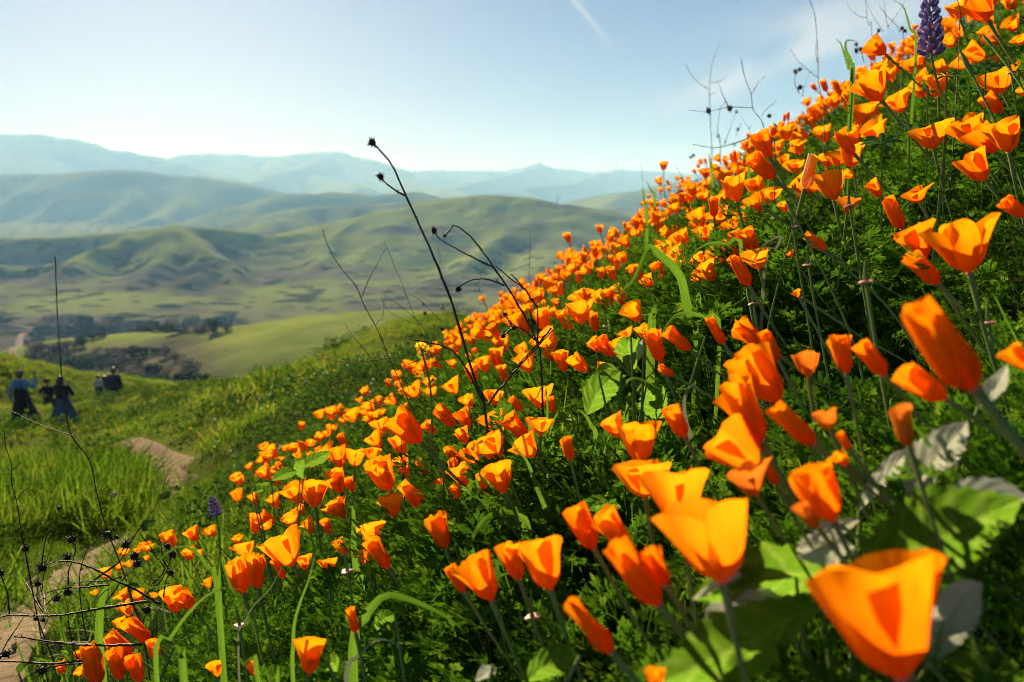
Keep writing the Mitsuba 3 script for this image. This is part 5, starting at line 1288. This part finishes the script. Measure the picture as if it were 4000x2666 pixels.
stalk('tall thin black stick at the far left in front of the people', 'V', 1.3, .0014, [[(127, 590), (129, 650), (132, 720), (137, 800), (142, 870), (149, 930), (163, 1000), (205, 1058), (222, 1130), (240, 1200), (262, 1260), (285, 1320), (310, 1400), (330, 1460)], [(0, 930), (50, 957), (105, 982), (163, 1000)], [(212, 1042), (207, 1050), (204, 1056)], [(228, 1215), (236, 1216), (243, 1218)],
      [(380, 1098), (370, 1140), (340, 1190), (300, 1240), (275, 1275)]], [(262, 1137, .008, 'seed_tan'), (268, 1235, .006)], dd=.03)
stalk('dark forked twig at the left edge', 'V', 1.25, .0012, [[(9, 988), (14, 1030), (27, 1070), (26, 1110), (38, 1150), (50, 1230), (65, 1300), (80, 1390), (95, 1470)], [(52, 1060), (40, 1070), (28, 1082)], [(8, 1113), (16, 1114), (25, 1115)], [(68, 1118), (52, 1132), (38, 1150)], [(135, 1175), (124, 1230), (105, 1300), (96, 1360)]], [(135, 1167, .006), (60, 1258, .006), (150, 1278, .006)])
stalk('long black stem lying across the lower left corner', 'M', .95, .0017, [[(-60, 915), (110, 882), (300, 888), (460, 890), (640, 880), (830, 850), (1000, 820), (1180, 792), (1500, 742)], [(240, 515), (300, 610), (360, 720), (435, 850)], [(410, 590), (440, 655), (600, 620), (700, 602), (830, 600), (1120, 575)], [(460, 860), (455, 760), (445, 660)], [(0, 450), (70, 640), (100, 880)]], [(10, 450, .006), (370, 920, .005), (440, 930, .005)], root=False)
stalk('arching black stem above the lying one in the lower left corner', 'M', .92, .0015, [[(480, 365), (560, 340), (650, 332), (760, 345), (860, 370), (1000, 430), (1180, 530), (1340, 600), (1480, 680), (1640, 775)], [(700, 600), (760, 560), (860, 540), (1100, 530), (1240, 490)], [(870, 590), (1010, 500), (1130, 410), (1215, 345)]], [(430, 400, .0085), (690, 290, .0065)], root=False)
stalk('split black stem lying lower still beside the dirt', 'M', .9, .0016, [[(145, 1098), (300, 1120), (470, 1148), (640, 1165), (930, 1188), (1200, 1190), (1450, 1182)], [(410, 1160), (600, 1175), (930, 1195)]], root=False)
stalk('lowest lying black stem in the lower left corner', 'M', .88, .0015, [[(-60, 1355), (150, 1358), (330, 1370), (570, 1378), (700, 1362), (840, 1345)], [(470, 1430), (600, 1400), (840, 1370)], [(200, 1568), (420, 1440), (650, 1390)]], [(430, 1450, .008)], root=False)
for k, (x0, y0, pts) in enumerate((((260, 205), None, [(225, 60), (250, 190), (300, 500), (340, 680), (390, 930), (480, 1180), (560, 1370)]), ((430, 400), None, [(515, 0), (460, 130), (430, 330)]), ((735, 110), None, [(735, 110), (770, 200), (740, 330), (700, 430), (700, 580)]), ((385, 565), None, [(385, 600), (380, 700), (440, 830)]),
                                   ((1285, 165), None, [(1430, 0), (1330, 150), (1240, 310), (1100, 420), (870, 590)]), ((1400, 360), None, [(1400, 360), (1340, 450), (1270, 500), (1080, 760)]), ((1710, 180), None, [(1580, 0), (1640, 150), (1670, 330), (1740, 440)]), ((690, 650), None, [(640, 640), (690, 800), (700, 950), (740, 1180), (820, 1400)]),
                                   ((1370, 280), None, [(1420, 50), (1520, 160), (1600, 300), (1680, 420), (1560, 560)]), ((580, 715), None, [(640, 640), (560, 690), (470, 780)]), ((60, 1275), None, [(240, 900), (180, 1000), (60, 1180), (0, 1330)]), ((1760, 260), None, [(1760, 260), (1720, 380), (1620, 560), (1450, 700)]),
                                   ((1740, 450), None, [(1740, 450), (1690, 540), (1670, 700)]), ((1500, 830), None, [(1530, 740), (1490, 850), (1460, 960)]), ((1100, 60), None, [(1030, 95), (900, 200), (840, 350), (810, 520), (830, 800), (880, 1100)]))):
    stalk(f'{ORD[k]} thin black stem with a burr, counted from the tip of the long lying stem', 'M', .97 + .02 * (k % 4), .0009, [pts], [(x0[0], x0[1], .0085 if k % 3 else .007)], root=False)
stalk('straight bare thin stem on the skyline left of the purple spike', 'B', 1.9, .0013, [[(1720, -20), (1765, 90), (1790, 200), (1803, 340), (1810, 480), (1818, 640), (1820, 800), (1850, 1000), (1880, 1250)], [(1538, 512), (1600, 610), (1660, 670), (1720, 722), (1810, 790)], [(1790, 440), (1795, 560), (1812, 640)]], dd=.02)
stalk('forked bare stem on the skyline above the nearest crest poppy', 'B', 1.5, .0012, [[(1030, 598), (1060, 760), (1090, 850), (1135, 960), (1148, 1100), (1190, 1170), (1240, 1230), (1290, 1380), (1340, 1480), (1380, 1568)], [(1278, 780), (1210, 845), (1170, 910), (1137, 962)], [(485, 1124), (580, 1136), (690, 1140), (800, 1120), (900, 1095), (1030, 1098), (1150, 1104)], [(795, 840), (840, 960), (900, 1090)], [(1400, 1030), (1300, 1110), (1240, 1180)]], [(700, 1136, .0085), (915, 1111, .0085), (1320, 1187, .006)])
stalk('faint far grey twig against the pale sky', 'B', 3.2, .0022, [[(810, 465), (775, 540), (740, 650), (715, 800), (708, 910), (714, 1130), (722, 1300), (732, 1568)], [(460, 648), (510, 740), (560, 810), (630, 870), (700, 914)], [(895, 765), (850, 810), (800, 835), (720, 848)], [(780, 940), (740, 965), (712, 972)]], mat_='stalk_brown', dd=.03)
stalk('second faint far twig beside the pale one', 'B', 3.0, .0019, [[(850, 1065), (818, 1110), (800, 1250), (790, 1380), (820, 1480)], [(905, 1090), (880, 1030), (850, 1065)], [(985, 1140), (940, 1260), (890, 1400), (860, 1480)], [(1040, 1260), (1000, 1320), (980, 1400)]], [(795, 1395, .008), (985, 1145, .009), (1000, 1325, .008), (870, 1450, .007)], mat_='stalk_brown')
stalk('level twig reaching left from the nearest crest poppy', 'B', 1.45, .0011, [[(542, 1474), (660, 1500), (780, 1510), (880, 1490), (980, 1460), (1060, 1430), (1135, 1400)], [(1020, 1175), (1070, 1250), (1110, 1320), (1142, 1392)], [(1145, 1285), (1125, 1300), (1110, 1312)]], root=False)
stalk('curved thin twig at the top edge left of the purple spike', 'A', 2.2, .0012, [[(733, -20), (742, 90), (750, 180), (762, 260), (800, 380)], [(546, 38), (585, 105), (640, 150), (690, 175), (748, 182)], [(740, 20), (800, 150), (850, 230), (920, 330)]])
stalk('thin twig pair at the top edge nearest the purple spike', 'A', 2.1, .0012, [[(868, 50), (930, 140), (1000, 210), (1050, 260), (1085, 330), (1120, 400)], [(915, -20), (925, 80), (945, 200), (970, 300)], [(1145, 0), (1080, 110), (1010, 210), (960, 280)]], [(1105, 292, .008), (1135, 318, .008), (870, 315, .008)])
stalk('row of black bud stems on the skyline by the broad bent blade', 'A', 1.8, .0012, [[(520, 480), (550, 590), (580, 720), (600, 850)], [(640, 470), (690, 540), (720, 640)], [(60, 700), (20, 760), (15, 860), (60, 960)], [(160, 735), (120, 860), (85, 990)]], [(640, 522, .008), (685, 508, .008), (640, 455, .006), (20, 735, .008), (65, 712, .007), (65, 895, .009)])
stalk('thin dark upright stem through the upper right poppies', 'A', 1.25, .0011, [[(1660, -30), (1690, 60), (1700, 150), (1692, 300), (1690, 500)]])
stalk('thin dark stems standing on the crest beside the far hills', 'N', 3.0, .0017, [[(1755, 80), (1752, 250), (1748, 420), (1742, 600)], [(1290, 400), (1285, 480), (1240, 580), (1225, 640), (1260, 760), (1300, 850), (1345, 980)], [(1145, 462), (1210, 485), (1270, 515)], [(815, 260), (840, 440), (900, 640), (945, 800)], [(1870, 520), (1868, 600), (1862, 700)]], mat_='stalk_brown')
stalk('pair of thin stems on the far crest rising against the distant ridge', 'C', 4.2, .0022, [[(720, 0), (728, 120), (735, 260)], [(790, 0), (800, 90), (830, 200)], [(10, 340), (20, 430), (25, 560)], [(360, 380), (400, 450), (430, 520)]], [(520, 300, .012), (550, 280, .012), (1000, 15, .012), (965, 175, .01), (425, 515, .012), (280, 550, .012)], mat_='stalk_brown')

# ------------------------------------------------------------------ lupines and a yellow fiddleneck
def lupine(lab, tl, foot_, top, D, wide, rows, root):
    t = thing('lupine', lab, 'lupine', 'purple lupines')
    b, e = at(px(tl, *foot_), D), at(px(tl, *top), D)
    ax = (e - b); H = np.linalg.norm(ax); ax /= H
    R_ = frame_z(ax)
    W = wide / TILE[tl][2] * D / F / 2
    g = np.random.default_rng(8)
    for k in range(rows):
        z = H * (k + .5) / rows
        sc = (1 - .5 * (k / rows) ** 1.5)
        vs, ws = [], []
        for j in range(6):
            a = j * 1.047 + k * .5 + g.normal() * .1
            d = np.array([math.cos(a), math.sin(a), 0]); s = np.array([-d[1], d[0], 0])
            c = d * W * .55 * sc + [0, 0, z + g.normal() * .04 * H / rows]
            r = W * .50 * sc
            ball = trimesh.creation.icosphere(1, 1.0)
            for dz, rr, fl, out in ((.5, .62, vs, .05), (-.2, .8, vs, .3), (.15, .5, ws, .55)):
                q = ball.vertices * [rr, .55 * rr, .42 * rr] * r
                q[:, 2] += .35 * r * (np.abs(ball.vertices[:, 1])) * np.sign(dz + .01) + .4 * r * ball.vertices[:, 0]
                fl.append((c + d * r * out + q[:, :1] * d + q[:, 1:2] * s + np.array([0, 0, 1.]) * (q[:, 2:] + dz * r), ball.faces))
        for nm, L_, m_ in (('florets', vs, 'lupine_violet'), ('pale_florets', ws, 'lupine_white')):
            v, f_ = join(L_)
            part(t, nm, (v @ R_.T + b, f_), m_, smooth=True)
    ro = at(px(tl, *root), D); ro[2] = min(ro[2], b[2] - .02)
    gz = float(ground(ro[0], ro[1]))
    C = spline([e, b, .5 * (b + ro), ro, [ro[0], ro[1], min(gz, ro[2] - .01)]], 16)
    part(t, 'stem', tube(C, np.linspace(.0012, .0030, 16), 7), 'stem_green', smooth=True)
    return t


def palmate(t, tl, c, D, r, n, tilt, seed):
    """A leaf of n oval leaflets about one point, its stalk running down to the ground."""
    g = np.random.default_rng(seed)
    o = at(px(tl, *c), D)
    Rl = r / TILE[tl][2] * D / F
    nz = np.array([math.sin(tilt), -.5, 1.]) ; nz /= np.linalg.norm(nz)
    R_ = frame_z(nz, g.uniform(0, 6))
    for k in range(n):
        a = k * 6.283 / n
        u = np.linspace(0, 1, 9)[:, None]; v = np.array([-1, -.5, 0, .5, 1])[None]
        wd = .17 * Rl * np.sin(np.pi * np.clip(u, .03, .97) ** 1.2)
        P = np.stack([u * Rl + 0 * v, v * wd, .28 * Rl * u - .2 * Rl * u * u + .5 * wd * np.abs(v)], -1).reshape(-1, 3)
        c_, s_ = math.cos(a), math.sin(a)
        P = P @ np.array([[c_, -s_, 0], [s_, c_, 0], [0, 0, 1]]).T
        part(t, 'leaflet', (P @ R_.T + o, grid_faces(9, 5)), 'leaf_lupine', smooth=True)
    gz = float(ground(o[0], o[1]))
    part(t, 'leaf_stalk', tube(spline([o, o + [.01, 0, (gz - o[2]) * .5], [o[0] + .02, o[1], gz - .01]], 8), .0013, 5), 'stem_green', smooth=True)


t_ = lupine('tall purple lupine spike at the top right', 'A', (1405, 560), (1385, -90), 1.15, 250, 7, (1560, 1230))
for j, (c, r, n) in enumerate((((1370, 930), 130, 6), ((900, 1470), 220, 7), ((1180, 1330), 190, 7), ((1960, 700), 170, 6), ((1800, 930), 150, 6), ((1560, 780), 140, 6))):
    palmate(t_, 'A', c, 1.18, r, n, .3 * (-1) ** j, j)
t2_ = lupine('small purple lupine beside the footpath poppies', 'R', (-478, 690), (-500, 600), 1.6, 62, 5, (-465, 760))

t = thing('fiddleneck', 'hairy stem with small yellow flowers by the tallest dead stalk', 'yellow flower')
C = spline([at(px('P', *q), 1.12) for q in ((1010, 875), (1030, 950), (1050, 1020), (1065, 1100), (1075, 1200))], 14)
e = C[-1]
part(t, 'stem', tube(np.vstack([C, [e[0], e[1], float(ground(e[0], e[1]))]]), .0016, 6), 'stem_green', smooth=True)
for q in ((985, 868), (1000, 878), (1030, 872), (1042, 882), (1015, 860)):
    c = at(px('P', *q), 1.12 + rngp.uniform(-.006, .006))
    a = np.linspace(0, 2 * np.pi, 11)[:-1]
    rr = .0042 * (1 + .35 * (np.arange(10) % 2))
    v = np.vstack([[0, 0, -.004], np.stack([rr * np.cos(a), rr * np.sin(a), .002 + 0 * a], -1)])
    f_ = [[0, i + 1, (i + 1) % 10 + 1] for i in range(10)]
    part(t, 'flower', (v @ frame_z(np.array([rngp.normal(), -1, .6])).T + c, f_), 'flower_yellow', smooth=True)
for q in ((1010, 905, .3), (1022, 930, -.4), (1055, 1090, .5), (1045, 1060, -.4)):
    mesh, uv, _ = leaf_mesh([(q[0] + 30 * np.sign(q[2]), q[1] - 30), (q[0] + 22 * np.sign(q[2]), q[1]), (q[0] + 4, q[1] + 25)], 'P', 1.12, 14, q[2], 3)
    part(t, 'leaf', mesh, 'leaf_broad', smooth=True, uv=uv)

# small flowers in the meadow
g2 = np.random.default_rng(99)
def tiny_flower(name, lab, cat, grp, x, y, h, r, m_):
    z = float(ground(x, y))
    t = thing(name, lab, cat, grp)
    a = np.linspace(0, 2 * np.pi, 11)[:-1]
    rr = r * (1 - .35 * (np.arange(10) % 2))
    v = np.vstack([[0, 0, -.2 * r], np.stack([rr * np.cos(a), rr * np.sin(a), .3 * r + 0 * a], -1)])
    part(t, 'petals', (v @ frame_z(np.array([g2.normal() * .4, -.6, 1])).T + [x, y, z + h], [[0, i + 1, (i + 1) % 10 + 1] for i in range(10)]), m_, smooth=True)
    part(t, 'stem', tube(np.array([[x, y, z - .01], [x + .005, y, z + h * .5], [x, y, z + h]]), .0015, 4), 'stem_green')


YEL = sorted((450, 345, 250, 230, 510, 575, 700, 640, 720, 770, 820, 20, 590, 530, 620, 440, 655, 840))
for (vx, vy, D) in ((450, 880 + 70, 15), (345, 985, 12), (250, 1052, 9.5), (230, 1055, 9.4), (510, 970, 11), (575, 930, 13), (700, 965, 7), (640, 985, 7), (720, 935, 8), (770, 900, 9), (820, 880, 9), (20, 1180, 6), (590, 1080, 6), (530, 1120, 5.5), (620, 1010, 7.5), (440, 1010, 10), (655, 935, 10), (840, 850, 10)):
    p = atv(vx, vy, D)
    tiny_flower('meadow_flower', f'{ORD[YEL.index(vx)]} tiny yellow meadow flower, counted from the left', 'yellow flower', 'yellow meadow flowers', p[0], p[1], .2, .018, 'flower_yellow')
for k in range(70):
    vx, vy, D = g2.uniform(480, 950), 0, g2.uniform(4, 11)
    p = atv(vx, 980, D)
    z = float(ground(p[0], p[1])); q = project(np.array([p[0], p[1], z + .15]))
    if slope_mask(p[:1], p[1:2])[0] < .4 and path_gap(p[:1], p[1:2])[0] > .2:
        tiny_flower('white_flower', 'tiny white flower speckling the bank above the footpath', 'white flower', 'white bank flowers', p[0], p[1], g2.uniform(.12, .26), .010, 'flower_white')

# bits of straw and stones on the bare dirt
st_, pe_ = [], []
for k in range(420):
    i = g2.integers(0, 120); d = g2.normal() * .22
    x, y = pathC[i] + [d * 1.2, g2.normal() * .1]
    z = float(ground(x, y)) + .034
    a = g2.uniform(0, 6.28); L = g2.uniform(.03, .12)
    if k % 3:
        st_.append(tube(np.array([[x, y, z], [x + L * math.cos(a) * .5, y + L * math.sin(a) * .5, z + .006], [x + L * math.cos(a), y + L * math.sin(a), z + .001]]), .0013, 4))
    else:
        s = trimesh.creation.icosphere(1, 1.0)
        pe_.append((s.vertices * g2.uniform(.004, .014, 3) * (1 + .2 * g2.normal(size=(42, 1))) + [x, y, z - .002], s.faces))
put('straw', join(st_), 'seed_tan')
labels['straw'] = {'kind': 'stuff', 'label': 'bits of dry straw on the footpath', 'category': 'straw'}
put('pebbles', join(pe_), 'dirt')
labels['pebbles'] = {'kind': 'stuff', 'label': 'small stones on the footpath', 'category': 'pebbles'}
HAZE = 1.35e-4

# ------------------------------------------------------------------ haze
scene['haze_air'] = {'type': 'homogeneous', 'albedo': {'type': 'rgb', 'value': [0.86, 0.92, 0.97]}, 'sigma_t': {'type': 'rgb', 'value': [.5 * HAZE, HAZE, 1.7 * HAZE]}, 'phase': {'type': 'hg', 'g': 0.0}}
scene['haze'] = {'type': 'cube', 'to_world': T().translate([0, 0, 190]).scale([9600, 9600, 300]), 'bsdf': {'type': 'null'}, 'interior': {'type': 'ref', 'id': 'haze_air'}}
labels['haze'] = {'kind': 'stuff', 'label': 'pale blue haze filling the valley air', 'category': 'haze'}
